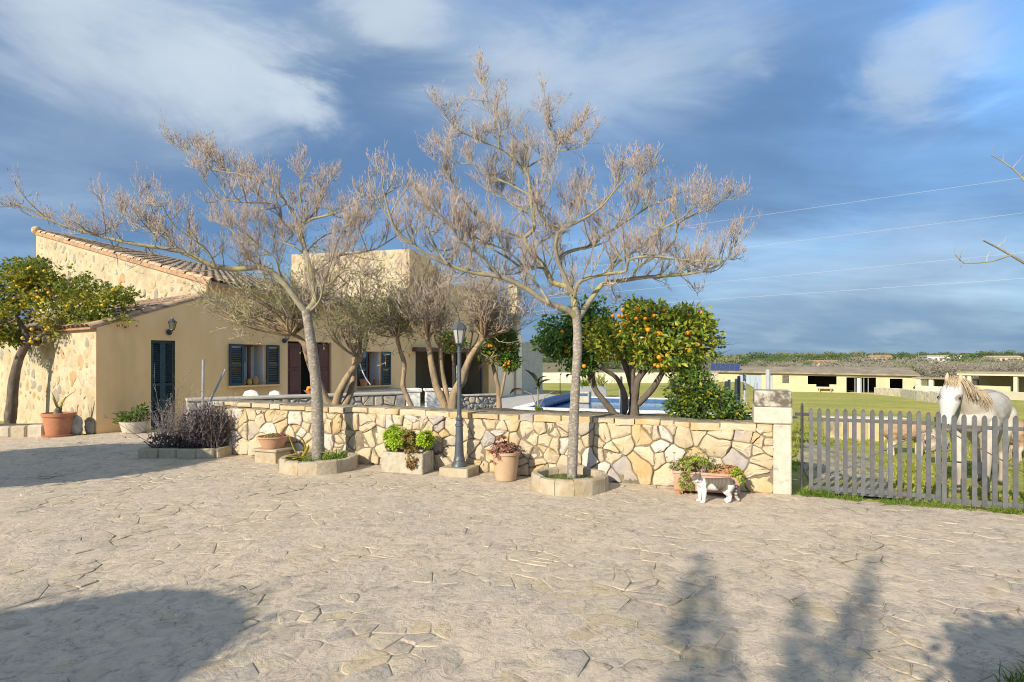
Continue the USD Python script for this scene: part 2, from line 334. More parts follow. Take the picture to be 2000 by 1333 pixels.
def stone(p, depth, bev, rise, rng, tilt=0.02, rough=0.004):
    """an outline in the plane as a slab from -depth to about 0, with a worn edge; returns vertices (u, v, w) and triangles"""
    n = len(p); c = p.mean(0); d = p - c; L = np.linalg.norm(d, axis=1, keepdims=True) + 1e-9
    inner = c + d * np.maximum(0.45, 1 - bev / L); core = c + d * 0.55
    t = rng.normal(0, tilt, 2); top = lambda q: rise + (q - c) @ t
    ring = lambda q, w: np.column_stack([q, w])
    v = np.vstack([ring(p, np.full(n, -depth)), ring(p, top(p) - bev * 0.8), ring(inner, top(inner) + rng.normal(0, rough, n)), ring(core, top(core) + rng.normal(0, rough, n) + bev * 0.15), [[*c, rise + bev * 0.2]]])
    a = np.arange(n); b = (a + 1) % n; f = []
    for k in range(3): f += [np.stack([k * n + a, k * n + b, (k + 1) * n + b], 1), np.stack([k * n + a, (k + 1) * n + b, (k + 1) * n + a], 1)]
    f.append(np.stack([3 * n + a, 3 * n + b, np.full(n, 4 * n)], 1))
    return v, np.vstack(f)

# ------------------------------------------------------------------ courtyard paving
def paving_material(name, c1, c2, c3, joints=True):
    N, L = {'g': ('geometry', {})}, []
    N['n1'] = ('noise_texture', dict(scale=3.2, detail=9.0, roughness=0.68, distortion=0.6)); N['n2'] = ('noise_texture', dict(scale=34.0, detail=6.0, roughness=0.75)); N['n3'] = ('noise_texture', dict(scale=0.55, detail=5.0, roughness=0.6)); N['n4'] = ('noise_texture', dict(scale=9.0, detail=9.0, roughness=0.72, distortion=1.2))
    for k in ('n1', 'n2', 'n3', 'n4'): L.append(('g.position', k + '.vector'))
    N['r1'] = ('rgb_ramp', {'ramp': [(0, c1), (.4, c1), (.52, c2), (.62, c3), (1, c3)]}); L.append(('n1.fac', 'r1.fac'))
    N['r4'] = ('rgb_ramp', {'ramp': [(0, (.42, .41, .41)), (.33, (.60, .59, .59)), (.41, (.86, .855, .85)), (.50, (1, 1, 1)), (.62, (1.10, 1.09, 1.06)), (1, (1.15, 1.14, 1.1))]}); L.append(('n4.fac', 'r4.fac'))
    N['x4'] = ('mix_color', dict(blend_type='multiply', fac=1.0, use_clamp=False)); L += [('r1.color', 'x4.a'), ('r4.color', 'x4.b')]
    N['r3'] = ('rgb_ramp', {'ramp': [(0, (.86, .85, .85)), (.4, (.95, .95, .95)), (.62, (1.05, 1.03, 1.0)), (1, (1.08, 1.05, 1.0))]}); L.append(('n3.fac', 'r3.fac'))
    N['x3'] = ('mix_color', dict(blend_type='multiply', fac=1.0, use_clamp=False)); L += [('x4.result', 'x3.a'), ('r3.color', 'x3.b')]
    # hairline cracks and chips
    N['nc'] = ('noise_texture', dict(scale=4.2, detail=6.0, roughness=0.62, distortion=1.5)); N['mc'] = ('mapping', dict(scale=(1.0, 1.25, 1.0))); N['nm'] = ('noise_texture', dict(scale=2.6, detail=4.0))
    N['c0'] = ('math', dict(math_type='subtract', value2=0.5)); N['c1'] = ('math', dict(math_type='absolute')); N['c2'] = ('map_range', dict(from_min=0.0, from_max=0.011, to_min=1.0, to_max=0.0, clamp=True)); N['c3'] = ('map_range', dict(from_min=0.42, from_max=0.52, clamp=True)); N['c4'] = ('math', dict(math_type='multiply')); N['c5'] = ('math', dict(math_type='multiply', value2=0.74)); N['xc'] = ('mix_color', dict(b=(.12, .11, .10)))
    L += [('g.position', 'mc.vector'), ('mc.vector', 'nc.vector'), ('g.position', 'nm.vector'), ('nc.fac', 'c0.value1'), ('c0.value', 'c1.value1'), ('c1.value', 'c2.value'), ('nm.fac', 'c3.value'), ('c2.result', 'c4.value1'), ('c3.result', 'c4.value2'), ('c4.value', 'c5.value1'), ('c5.value', 'xc.fac'), ('x3.result', 'xc.a')]
    N['h'] = ('math', dict(math_type='multiply_add', value2=2.2)); L += [('n4.fac', 'h.value1'), ('n2.fac', 'h.value3')]
    out = 'xc.result'
    if joints: N['at'] = ('attribute', dict(attribute='tone')); N['xj'] = ('mix_color', dict(blend_type='multiply', fac=1.0, use_clamp=False)); L += [(out, 'xj.a'), ('at.color', 'xj.b')]; out = 'xj.result'
    N['b'] = ('bump', dict(strength=0.55, distance=0.022)); L.append(('h.value', 'b.height'))
    N['p'] = ('principled_bsdf', dict(roughness=0.88, specular_ior_level=0.2)); L += [(out, 'p.base_color'), ('b.normal', 'p.normal')]
    return usdkit.material(stage, '/World/Looks/' + name, N, L, surface='p.BSDF')
PAVE = [paving_material('paving_grey', (0.454, 0.378, 0.296), (0.498, 0.417, 0.322), (0.448, 0.384, 0.311)), paving_material('paving_beige', (0.529, 0.440, 0.327), (0.562, 0.469, 0.345), (0.489, 0.414, 0.324)),
        paving_material('paving_ochre', (0.536, 0.431, 0.294), (0.569, 0.460, 0.308), (0.502, 0.416, 0.303)), paving_material('paving_slate', (0.451, 0.389, 0.325), (0.476, 0.407, 0.334), (0.495, 0.419, 0.337))]
MORTAR = paving_material('paving_mortar', (0.543, 0.451, 0.346), (0.598, 0.498, 0.382), (0.489, 0.409, 0.327), False)

court = Thing('courtyard', kind='structure')
yard = Polygon([(-15, -8), (12, -8), (12, 3.2), tuple(GATE1 + GN * 0.22), tuple(GATE0 + GN * 0.10), tuple(WALL1 - WN * 0.05), tuple(WALL0 - WN * 0.05), (-5.6, 12.2), (-8.6, 13.1), (-9.3, 12.3), (-15, 12.3)])
step = 0.055
bx0, by0, bx1, by1 = -9.6, 2.2, 8.2, 12.9
nx, ny = int((bx1 - bx0) / step), int((by1 - by0) / step)
mx, my = np.meshgrid(np.linspace(bx0, bx1, nx), np.linspace(by0, by1, ny))
pts = np.stack([mx, my, 0 * mx], -1)
mz = -0.0108 + 0.024 * fbm(pts * 1.9, 4, 21) + 0.012 * (noise(pts * 9, 8) - 0.5)
import shapely
inside = shapely.contains_xy(yard.buffer(0.03), mx, my) & (np.abs(mx) < 0.97 * my + 0.8)
i, j = np.meshgrid(np.arange(ny - 1), np.arange(nx - 1), indexing='ij')
ok = (inside[:-1, :-1] & inside[1:, :-1] & inside[:-1, 1:] & inside[1:, 1:]).ravel()
q = np.stack([i * nx + j, i * nx + j + 1, (i + 1) * nx + j + 1, (i + 1) * nx + j], -1).reshape(-1, 4)[ok]
used, inv = np.unique(q, return_inverse=True)
court.part('mortar_bed', (np.stack([mx, my, mz], -1).reshape(-1, 3)[used], inv.reshape(-1, 4)), MORTAR, smooth=True)
rest = yard.difference(Polygon([(-9.5, 12.2), (-0.5, 2.3), (0.5, 2.3), (9, 12.2), (9, 13.5), (-9.5, 13.5)])).buffer(0)
mb = MB()
for g in (rest.geoms if hasattr(rest, 'geoms') else [rest]):
    v2, f2 = trimesh.creation.triangulate_polygon(g, engine='earcut'); mb.add(np.column_stack([v2, np.full(len(v2), -0.012)]), f2)
court.part('outer_paving', mb, MORTAR)

def relaxed(area, n, seed, squash=1.0, it=2):
    rng = np.random.default_rng(seed); x0, y0, x1, y1 = area.bounds; pts = []
    while len(pts) < n * 14:
        c = rng.uniform((x0, y0), (x1, y1), (4000, 2)); pts += list(c[shapely.contains_xy(area, c[:, 0], c[:, 1])])
    pts = np.array(pts); s = pts[:n].copy()
    for _ in range(it):
        d = ((pts[:, None] - s[None]) * [1, squash]); k = (d ** 2).sum(-1).argmin(1)
        for a in range(n):
            if (k == a).any(): s[a] = 0.5 * s[a] + 0.5 * pts[k == a].mean(0)
    return s
seen = yard.intersection(Polygon([(-10.5, 12.6), (-2.4, 2.45), (2.4, 2.45), (9.6, 9.6), (9, 13.4), (-9, 13.4)]))
sites = relaxed(seen, 1900, 5, it=1)
rng = np.random.default_rng(11)
near, far_ = [], []
for p in cells(seen, sites, 0.002, 40, wear=0.035):
    (near if p.mean(0)[1] < 7.6 else far_).append(p)
near.sort(key=lambda p: p.mean(0)[1])
def lay(p):
    """a worn flag: nearly flush, earth and shadow in parts of its joint"""
    v, f = stone(p, 0.05, 0.008, rng.normal(-0.0003, 0.0016), rng, tilt=0.005, rough=0.0015); n = len(p); c = p.mean(0)
    d = p - c; L = np.linalg.norm(d, axis=1, keepdims=True); v[2 * n:3 * n, :2] = c + d * np.maximum(.5, 1 - rng.uniform(.006, .016) / L); v[n:2 * n, 2] = v[2 * n:3 * n, 2] - 0.003
    q = np.column_stack([p * 1.7, np.full(n, 3.0)]); dirt = 1 - .66 * sstep(fbm(q, 3, 17), .46, .60); tone = np.ones(len(v)); tone[:2 * n] = np.concatenate([dirt, dirt]); tone[2 * n:3 * n] = 1 - (1 - dirt) * rng.uniform(0, .25, n)
    return v, f, np.repeat(tone[:, None], 3, 1)
def coated(path, v, f, mat, col, smooth=True, **kw):
    """a smooth mesh with a colour at each vertex"""
    m = usdkit.mesh(stage, numbered(path), (v, f), mat, smooth=smooth); say(m.GetPrim(), **kw)
    UsdGeom.PrimvarsAPI(m).CreatePrimvar('tone', Sdf.ValueTypeNames.Color3fArray, 'vertex').Set([Gf.Vec3f(*map(float, c)) for c in col]); return str(m.GetPath())
for p in near[:300]:
    v, f, t_ = lay(p); coated(court.path + '/flagstone', v, f, PAVE[rng.integers(4)], t_)
mb, tones = MB(), []
for p in near[300:] + far_: v, f, t_ = lay(p); mb.add(v, f); tones.append(t_)
coated(court.path + '/distant_flagstones', *merged(mb), PAVE[1], np.vstack(tones), kind='stuff')
# ------------------------------------------------------------------ garden wall
WALL_MORTAR = surf('wall_mortar', (.152, .125, .087), (.251, .205, .137), scale=8, bump=0.7, bscale=30, dist=0.02)
WALL_TOP = surf('wall_top', (.20, .17, .12), (.33, .28, .20), scale=9, bump=0.9, bscale=24, dist=0.03)
WS = [surf('wall_stone_cream', (.455, .364, .231), (.519, .430, .299), scale=5, bump=0.8, bscale=26, dist=0.012, c3=(.406, .298, .164), s3=4.0, a3=0.38),
      surf('wall_stone_straw', (.487, .389, .240), (.552, .464, .327), scale=6, bump=0.8, bscale=30, dist=0.012, c3=(.446, .373, .290), s3=3.0, a3=0.4),
      surf('wall_stone_ochre', (.446, .315, .145), (.512, .389, .222), scale=5, bump=0.8, bscale=22, dist=0.012, c3=(.503, .415, .290), s3=5.0, a3=0.4),
      surf('wall_stone_pale', (.503, .439, .366), (.568, .506, .444), scale=5, bump=0.8, bscale=28, dist=0.012, c3=(.421, .348, .259), s3=5.0, a3=0.35),
      surf('wall_stone_grey', (.309, .281, .259), (.406, .364, .327), scale=7, bump=0.8, bscale=26, dist=0.012, c3=(.438, .364, .259), s3=4.0, a3=0.45)]
def stand(v): return np.column_stack([v[:, 0], -v[:, 2], v[:, 1]])
gw = Thing('garden_wall', 'low dry stone garden wall of cream and ochre stones across the yard', 'wall', (*WALL0, 0), math.atan2(WU[1], WU[0]))
WL = WALL_LEN - 0.20
def wall_h(s): return 0.895 - 0.006 * s + 0.008 * math.sin(s * 2.1)
mb = MB()
ss = np.linspace(0, WL, 60)
for a, b in zip(ss[:-1], ss[1:]):
    h = wall_h((a + b) / 2) - 0.012; mb.box(((a + b) / 2, 0.012 + 0.225, h / 2), (b - a + 0.0, 0.45, h))
gw.part('core', mb, WALL_MORTAR)
nxt, nyt = 220, 12
tx, ty = np.meshgrid(np.linspace(-0.02, WL, nxt), np.linspace(0.0, 0.50, nyt))
tz = np.array([wall_h(s) for s in tx[0]])[None] - 0.005 + 0.03 * (fbm(np.stack([tx * 5, ty * 9, 0 * tx], -1), 4, 3) - 0.5) - 0.03 * (ty < 0.02)
i, j = np.meshgrid(np.arange(nyt - 1), np.arange(nxt - 1), indexing='ij')
gq = np.stack([i * nxt + j, i * nxt + j + 1, (i + 1) * nxt + j + 1, (i + 1) * nxt + j], -1).reshape(-1, 4)
gw.part('earthy_top', (np.stack([tx, ty, tz], -1).reshape(-1, 3), gq), WALL_TOP, smooth=True)
rng = np.random.default_rng(31)
face = sbox(0, 0.0, WL, 0.79)
s_ = relaxed(face, 135, 9, squash=1.15, it=1)
s_ = np.vstack([s_, np.column_stack([rng.uniform(0, WL, 70), rng.uniform(0.02, 0.76, 70)])])
for p in cells(face, s_, 0.0032, 70, wear=0.020, keep=0.0006, seg=.05, freq=11):
    v, f = stone(p, 0.07, rng.uniform(.012, .022), rng.normal(0.012, 0.011), rng, tilt=0.07, rough=0.006)
    gw.part('stone', (stand(v), f), WS[rng.choice(5, p=[.36, .26, .16, .13, .09])], smooth=40)
x = 0.0
while x < WL - 0.1:
    w = min(rng.uniform(0.16, 0.52), WL - x); h = rng.uniform(0.065, 0.1); z1 = wall_h(x + w / 2) - rng.uniform(0, 0.012)
    p = np.array([[x + .006, z1 - h], [x + w * .5, z1 - h - rng.uniform(-.008, .008)], [x + w - .006, z1 - h + rng.uniform(-.01, .01)], [x + w - .006, z1], [x + w * .5, z1 + rng.uniform(-.006, .008)], [x + .006, z1]])
    v, f = stone(p, 0.20, 0.012, rng.uniform(0.006, 0.03), rng, tilt=0.02)
    gw.part('capstone', (stand(v), f), WS[rng.choice(5, p=[.3, .2, .25, .05, .2])], smooth=40); x += w
SOIL = surf('soil', (.10, .075, .045), (.19, .15, .095), scale=12, bump=1.0, bscale=30, dist=0.04)
bx, by = np.meshgrid(np.linspace(4.4, WL + 0.05, 80), np.linspace(0.44, 1.9, 16))
bz = 0.80 + 0.06 * (fbm(np.stack([bx * 3, by * 3, 0 * bx], -1), 3, 4) - 0.5) - 0.9 * sstep(by, 1.45, 1.9) - 0.8 * sstep(-bx, -4.7, -4.4) * (by > 0.5)
i, j = np.meshgrid(np.arange(15), np.arange(79), indexing='ij')
gw.part('bed_soil', (np.stack([bx, by, bz], -1).reshape(-1, 3), np.stack([i * 80 + j, i * 80 + j + 1, (i + 1) * 80 + j + 1, (i + 1) * 80 + j], -1).reshape(-1, 4)), SOIL, smooth=True)

# white pillar at the gate end
WHITE_STONE = surf('pillar_white', (.475, .418, .331), (.547, .497, .410), scale=7, bump=0.6, bscale=22, dist=0.015, c3=(.302, .259, .202), s3=9.0, a3=0.33)
WHITE_STAIN = surf('pillar_stained', (.475, .432, .360), (.518, .475, .396), scale=8, bump=0.7, bscale=18, dist=0.02, c3=(.122, .104, .079), s3=7.5, a3=0.52)
IRON = surf('black_iron', (.030, .033, .036), (.05, .053, .056), scale=9, rough=0.5, bump=0.15, spec=0.5)
gp = Thing('gate_pillar', 'whitewashed square stone gate pillar rising above the end of the garden wall', 'pillar', (*WALL1, 0), math.atan2(WU[1], WU[0]))
gp.part('quoin', MB().box((-0.098, 0.22, 0.42), (0.20, 0.47, 0.84), bev=0.012), WHITE_STONE)
gp.part('lower_block', MB().box((-0.20, 0.22, 0.945), (0.425, 0.45, 0.20), bev=0.014), WHITE_STONE)
gp.part('upper_block', MB().box((-0.197, 0.22, 1.145), (0.415, 0.44, 0.195), bev=0.016), WHITE_STAIN)
gp.part('hinge_pin', MB().tube([(0.0, 0.05, 0.93), (0.07, 0.05, 0.93)], 0.014), IRON)
gp.part('hinge_pin', MB().tube([(0.0, 0.05, 0.18), (0.07, 0.05, 0.18)], 0.014), IRON)

# ------------------------------------------------------------------ gate of pickets
STEEL = surf('galvanised_steel', (.076, .078, .078), (.108, .110, .110), scale=14, rough=0.55, bump=0.12, bscale=60, spec=0.45, c3=(.096, .080, .064), s3=7, a3=0.36)
STEEL2 = surf('galvanised_steel_pale', (.096, .098, .098), (.132, .134, .133), scale=11, rough=0.55, bump=0.12, bscale=60, spec=0.45, c3=(.104, .088, .072), s3=6, a3=0.36)
def picket_mesh(h, w=0.046, t=0.010):
    pts = [(-w / 2, 0), (w / 2, 0), (w / 2, h - 0.035), (w * 0.33, h - 0.014), (0, h), (-w * 0.33, h - 0.014), (-w / 2, h - 0.035)]
    m = trimesh.creation.extrude_polygon(Polygon(pts), t, engine='earcut'); v = np.array(m.vertices)
    v = np.column_stack([v[:, 0], -v[:, 2], v[:, 1]]); v[:, 1] += (np.abs(v[:, 0]) / (w / 2)) * 0.006
    return v, np.array(m.faces)
ang = math.atan2(GU[1], GU[0])
def leaf_of_gate(s0, n, label, z0, flip, group):
    base = GATE0 + GU * s0
    t = Thing('gate_leaf', label, 'gate', (*base, z0), ang)
    L = 0.09 * (n - 1)
    for k in range(n):
        v, f = picket_mesh(1.00 + RNG.normal(0, 0.004)); v = v + [0.09 * k + RNG.normal(0, .0015), -0.012, 0.045]
        t.part('picket', (v, f), STEEL if (k * 7 + n) % 3 else STEEL2)
    t.part('top_rail', MB().box((L / 2, 0.012, 0.905), (L + 0.05, 0.03, 0.04), bev=0.003), STEEL)
    t.part('bottom_rail', MB().box((L / 2, 0.012, 0.085), (L + 0.05, 0.03, 0.05), bev=0.003), STEEL2)
    a, b = ((0, .11), (L, .88)) if flip else ((0, .88), (L, .11))
    t.part('brace', MB().tube([(a[0], 0.035, a[1]), (b[0], 0.035, b[1])], 0.008, 6), STEEL2)
    return t
g1 = leaf_of_gate(0.03, 15, 'grey steel picket gate leaf hung beside the white pillar, left of the latch', 0.0, True, None)
g2 = leaf_of_gate(1.345, 15, 'grey steel picket gate leaf with drop bolt, running out of the right edge', -0.03, False, None)
g2.part('drop_bolt', MB().tube([(0.03, 0.04, 0.02), (0.03, 0.04, 0.62), (0.07, 0.04, 0.64)], 0.009, 6).tube([(0.0, 0.04, 0.52), (0.34, 0.04, 0.50)], 0.010, 6), IRON)
g2.part('lock_plate', MB().box((0.335, 0.03, 0.46), (0.09, 0.02, 0.13), bev=0.004), IRON)
g1.part('latch', MB().box((1.262, 0.03, 0.93), (0.05, 0.03, 0.09), bev=0.005).tube([(1.25, 0.04, 0.50), (1.36, 0.04, 0.50)], 0.010, 6), IRON)
b = GATE0 - GU * 0.065
post = Thing('gate_post', 'thin black iron hinge post with crossbar between pillar and gate leaf', 'post', (*b, 0), ang)
post.part('bar', MB().tube([(0, 0, -0.05), (0, 0, 1.06)], 0.016, 8).tube([(0, 0, 1.06), (0, 0, 1.10)], [0.016, 0.004], 8), IRON)
post.part('crossbar', MB().box((0.0, 0, 0.96), (0.15, 0.02, 0.035), bev=0.003), IRON)
# ------------------------------------------------------------------ farmhouse: x along its long front, y back from it
HA = math.atan2(.846, .533); H0 = np.array([-9.14, 12.5, -0.03])
def HW(x, y, z): return H0 + rotz(HA) @ np.array([x, y, z], float)
STUCCO = surf('ochre_stucco', (.81, .485, .20), (.87, .535, .245), scale=2.0, stretch=(1, 1, .35), bump=0.2, bscale=60, dist=0.006, c3=(.73, .44, .18), s3=0.9, a3=0.42)
LIME = surf('lime_mortar', (.458, .374, .236), (.534, .451, .305), scale=3, bump=0.7, bscale=18, dist=0.03, c3=(.382, .298, .183), s3=1.3, a3=0.42)
RS = [surf('rubble_pale', (.397, .321, .205), (.465, .397, .280), scale=6, bump=0.5, bscale=20, dist=0.02), surf('rubble_buff', (.426, .312, .172), (.492, .385, .230), scale=6, bump=0.5, bscale=20, dist=0.02),
      surf('rubble_grey', (.271, .236, .183), (.330, .289, .225), scale=6, bump=0.5, bscale=20, dist=0.02), surf('rubble_rust', (.377, .238, .115), (.459, .320, .180), scale=6, bump=0.5, bscale=20, dist=0.02)]
GREYSTONE = [surf('terrace_stone_grey', (.260, .247, .221), (.416, .390, .338), scale=7, bump=0.6, bscale=22, dist=0.02), surf('terrace_stone_tan', (.390, .338, .260), (.520, .455, .351), scale=7, bump=0.6, bscale=22, dist=0.02)]
TILE = [surf('tile_straw', (.48, .31, .17), (.56, .40, .25), scale=6, bump=0.4, bscale=30, c3=(.30, .22, .15), s3=5, a3=0.42), surf('tile_terracotta', (.42, .22, .12), (.50, .30, .17), scale=6, bump=0.4, bscale=30, c3=(.24, .18, .13), s3=5, a3=0.45), surf('tile_lichen', (.21, .155, .11), (.30, .23, .165), scale=6, bump=0.4, bscale=30, c3=(.22, .19, .15), s3=5, a3=0.45)]
SHUTTER = surf('shutter_green', (.020, .040, .043), (.030, .055, .058), scale=8, rough=0.55, bump=0.1, spec=0.4)
WOOD = surf('red_brown_wood', (.105, .038, .022), (.15, .058, .034), scale=3, stretch=(8, 8, 1), rough=0.6, bump=0.2, spec=0.35)
WHITEPAINT = surf('white_paint', (.74, .71, .66), (.80, .77, .71), scale=2, bump=0.1, bscale=60)
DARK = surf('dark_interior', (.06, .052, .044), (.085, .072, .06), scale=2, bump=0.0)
def glass(name):
    N = {'t': ('transparent_bsdf', dict(color=(.75, .8, .8))), 'g': ('glossy_bsdf', dict(color=(.9, .9, .9), roughness=0.03)), 'f': ('fresnel', dict(IOR=1.5)), 'm': ('mix_closure', {})}
    return usdkit.material(stage, '/World/Looks/' + name, N, [('f.fac', 'm.fac'), ('t.BSDF', 'm.closure1'), ('g.BSDF', 'm.closure2')], surface='m.closure')
PIER = surf('pier_plaster', (.80, .62, .40), (.86, .67, .44), scale=2, bump=0.15)
GLASS = glass('window_glass')

house = Thing('farmhouse', 'long ochre rendered farmhouse with stone gable, tiled roofs and green shutters', 'house', tuple(H0), HA)
def slab_xz(poly, y0, y1):
    """a polygon in x, z (it may have holes) standing between y0 and y1"""
    m = trimesh.creation.extrude_polygon(poly, y1 - y0, engine='earcut'); v = np.array(m.vertices)
    return np.column_stack([v[:, 0], y1 - v[:, 2], v[:, 1]]), np.array(m.faces)
def slab_yz(poly, x0, x1):
    m = trimesh.creation.extrude_polygon(poly, x1 - x0, engine='earcut'); v = np.array(m.vertices)
    return np.column_stack([x0 + v[:, 2], v[:, 0], v[:, 1]]), np.array(m.faces)
EV, RIDGE, DEEP = 3.62, 6.18, 10.9
slope = (RIDGE - EV) / DEEP
door1, win1, door2, win2 = sbox(1.13, 0, 1.68, 2.13), sbox(3.45, 0.98, 4.14, 2.09), sbox(4.86, 0, 6.45, 2.22), sbox(7.92, 0.80, 8.60, 1.96)
front = Polygon([(.012, 0), (10.05, 0), (10.05, EV - .50), (2.46, EV), (2.46, 3.27), (.012, 2.37)])
for o in (door1, win1, door2, win2): front = front.difference(o)
house.part('front_wall', slab_xz(front, 0.0, 0.34), STUCCO)
# end wall of the low annex and the tall gable, both of rubble with their stones
ew = house.part('end_wall', slab_yz(sbox(0.006, 0, 9.0, 2.355), 0.0, 0.35), LIME)
gable = Polygon([(0.006, 2.2), (DEEP, 2.2), (DEEP, RIDGE), (0.006, EV - .01)])
gwall = house.part('gable_wall', slab_yz(gable, 2.452, 2.86), LIME)
def lay_yz(p, x, rise, depth=0.05):     # outline in y, z on a wall that faces -x
    q = np.column_stack([-p[:, 0], p[:, 1]])[::-1]; v, f = stone(q, depth, 0.02, rise, rng, tilt=0.03, rough=0.006)
    return np.column_stack([x - v[:, 2], -v[:, 0], v[:, 1]]), f
rng = np.random.default_rng(77)
area = sbox(0.02, 0.0, 6.6, 2.34)
for p in cells(area, relaxed(area, 215, 2, it=1), 0.030, 50, wear=0.035, rnd=.05, seg=.09):
    v, f = lay_yz(p, 0.0, rng.normal(0.004, 0.008)); house.part('stone', (v, f), RS[rng.choice(4, p=[.30, .28, .20, .22])], under=ew, smooth=40)
area = Polygon([(0.02, 3.0), (DEEP, 3.0), (DEEP, RIDGE - .05), (0.02, EV - 0.05)])
for p in cells(area, relaxed(area, 240, 3, it=1), 0.030, 52, wear=0.035, rnd=.05, seg=.09):
    v, f = lay_yz(p, 2.45, rng.normal(0.003, 0.008)); house.part('stone', (v, f), RS[rng.choice(4, p=[.55, .22, .15, .08])], under=gwall, smooth=40)
# upper storey
UX0, UX1 = 10.05, 15.9
upf = Polygon([(UX0, 0), (10.35, 0), (10.35, 2.0), (15.2, 2.0), (15.2, 0), (UX1, 0), (UX1, 4.9), (12.5, 4.75), (11.1, 5.62), (UX0, 5.78)])
house.part('upper_front_wall', slab_xz(upf, 0.003, 0.34), STUCCO)
us_ = house.part('upper_side_wall', slab_yz(Polygon([(0.009, 0), (6.8, 0), (6.8, 6.25), (0.009, 5.775)]), UX0 - 0.006, UX0 + 0.35), LIME)
area = Polygon([(0.02, 3.5), (6.8, 4.7), (6.8, 6.24), (0.02, 5.76)])
for p in cells(area, relaxed(area, 170, 4, it=1), 0.026, 54, wear=0.03, rnd=.05, seg=.09):
    v, f = lay_yz(p, UX0 - .008, rng.normal(0.004, 0.009)); house.part('stone', (v, f), RS[rng.choice(4, p=[.5, .27, .15, .08])], under=us_, smooth=40)
mb = MB(); v, f = slab_xz(Polygon([(UX0 + .34, 4.6), (UX1, 4.6), (UX1, 4.92), (12.5, 4.77), (11.1, 5.64), (UX0 + .34, 5.77)]), 0.345, 6.8); mb.add(v, f)
house.part('upper_roof', mb, TILE[2])
house.part('back_wall', MB().box((6.3, DEEP - .2, 2.6), (6.9, .3, 5.2)), STUCCO)
house.part('rear_wall', MB().box((13.1, 6.95, 2.9), (5.7, .28, 5.8)), STUCCO)
# right hand end: plain pier, stone clad bay, chimney
house.part('end_pier', MB().box((17.0, 0.3, 1.45), (2.1, .6, 2.9)), PIER)
clad = house.part('clad_bay', MB().box((19.25, 0.45, 1.3), (2.3, .6, 2.6)), GREYSTONE[1])
house.part('chimney', MB().box((17.95, 0.36, 2.70), (0.36, 0.5, 5.4), bev=0.02), LIME)
house.part('downpipe', MB().tube([(17.35, -0.06, 0), (17.35, -0.06, 2.9)], 0.045, 8), RS[1])
# porch: dark recess behind the opening, beam, floor-length darkness and a stone back wall
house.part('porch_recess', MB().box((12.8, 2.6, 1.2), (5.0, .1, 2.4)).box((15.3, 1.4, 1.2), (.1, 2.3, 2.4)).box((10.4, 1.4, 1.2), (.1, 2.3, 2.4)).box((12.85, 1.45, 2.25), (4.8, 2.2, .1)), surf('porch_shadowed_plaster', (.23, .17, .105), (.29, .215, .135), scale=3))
house.part('porch_beam', MB().box((12.75, -0.14, 2.07), (5.2, 0.22, 0.16), bev=.01), WOOD)
house.part('porch_post', MB().tube([(12.6, -0.1, 0), (12.6, -0.1, 2.0)], 0.05, 8), IRON)
house.part('porch_post', MB().tube([(14.5, -0.1, 0), (14.5, -0.1, 2.0)], 0.05, 8), IRON)
house.part('porch_cupboard', MB().box((11.2, 2.2, .9), (1.3, .5, 1.6), bev=.02), WOOD)
# roofs: barrel tiles
def tile(a, up, side, nrm, L, r, r2):
    """one curved tile whose low end is at a"""
    k = np.linspace(0, math.pi, 6); v = []
    for q, rr, lift in ((0.0, r, 0.012), (L, r2, 0.0)):
        v += [a + up * q + side * (-math.cos(t) * rr) + nrm * (math.sin(t) * rr * 0.75 + lift) for t in k]
    v = np.array(v); v2 = v - nrm * 0.014
    f = []
    for i in range(5): f += [[i, i + 1, 7 + i, 6 + i], [12 + i + 1, 12 + i, 18 + i, 19 + i], [i + 1, i, 12 + i, 13 + i]]
    return np.vstack([v, v2]), np.array(f)
def tiled(name, origin, along, up, n_col, n_row, pitch, L, first, rngs, thick=.10):
    nrm = np.cross(along, up); nrm = nrm if nrm[2] > 0 else -nrm
    bed = MB(); A, B = origin, origin + along * n_col * pitch; U = up * n_row * L
    c = np.array([A, B, B + U, A + U]); d = nrm * -thick
    bed.add(np.vstack([c, c + d]), [[0, 1, 2, 3], [7, 6, 5, 4], [0, 4, 5, 1], [1, 5, 6, 2], [2, 6, 7, 3], [3, 7, 4, 0]])
    roof = house.part(name, bed, TILE[1]); rest = MB()
    for ci in range(n_col):
        for ri in range(n_row):
            a = origin + along * (pitch * (ci + .5) + rngs.normal(0, .012)) + up * (L * ri + rngs.normal(0, .01)) + nrm * 0.012
            v, f = tile(a, up, along, nrm, L * 1.12, pitch * .50, pitch * .40)
            if ci < first: house.part('tile', (v, f), TILE[0 if ci == 0 else rngs.choice(3, p=[.15, .2, .65])], under=roof, smooth=50)
            else: rest.add(v, f)
    if rest.n: house.part('further_tiles', rest, TILE[2], under=roof, smooth=50, kind='stuff')
rt = np.random.default_rng(5)
def unit3(a): a = np.array(a, float); return a / np.linalg.norm(a)
upv = np.array([0, DEEP, RIDGE - EV]); upv /= np.linalg.norm(upv)
tiled('main_roof', np.array([2.40, -0.22, EV - 0.22 * slope + 0.10]), unit3([1.0, 0, -.068]), upv, 34, 28, 0.225, 0.405, 9, rt)
upa = np.array([2.46, 0, 0.90]); upa /= np.linalg.norm(upa)
tiled('annex_roof', np.array([-0.12, 0.0, 2.37 - 0.04 + 0.035]), np.array([0, 1.0, 0]), upa, 40, 7, 0.225, 0.392, 12, rt, .035)
house.part('ridge_cap', MB().tube([(2.42, DEEP, RIDGE + .12), (9.9, DEEP, RIDGE + .12 - .51)], 0.11, 8).ball((2.45, DEEP - .05, RIDGE + .13), 0.16, 1), TILE[0])
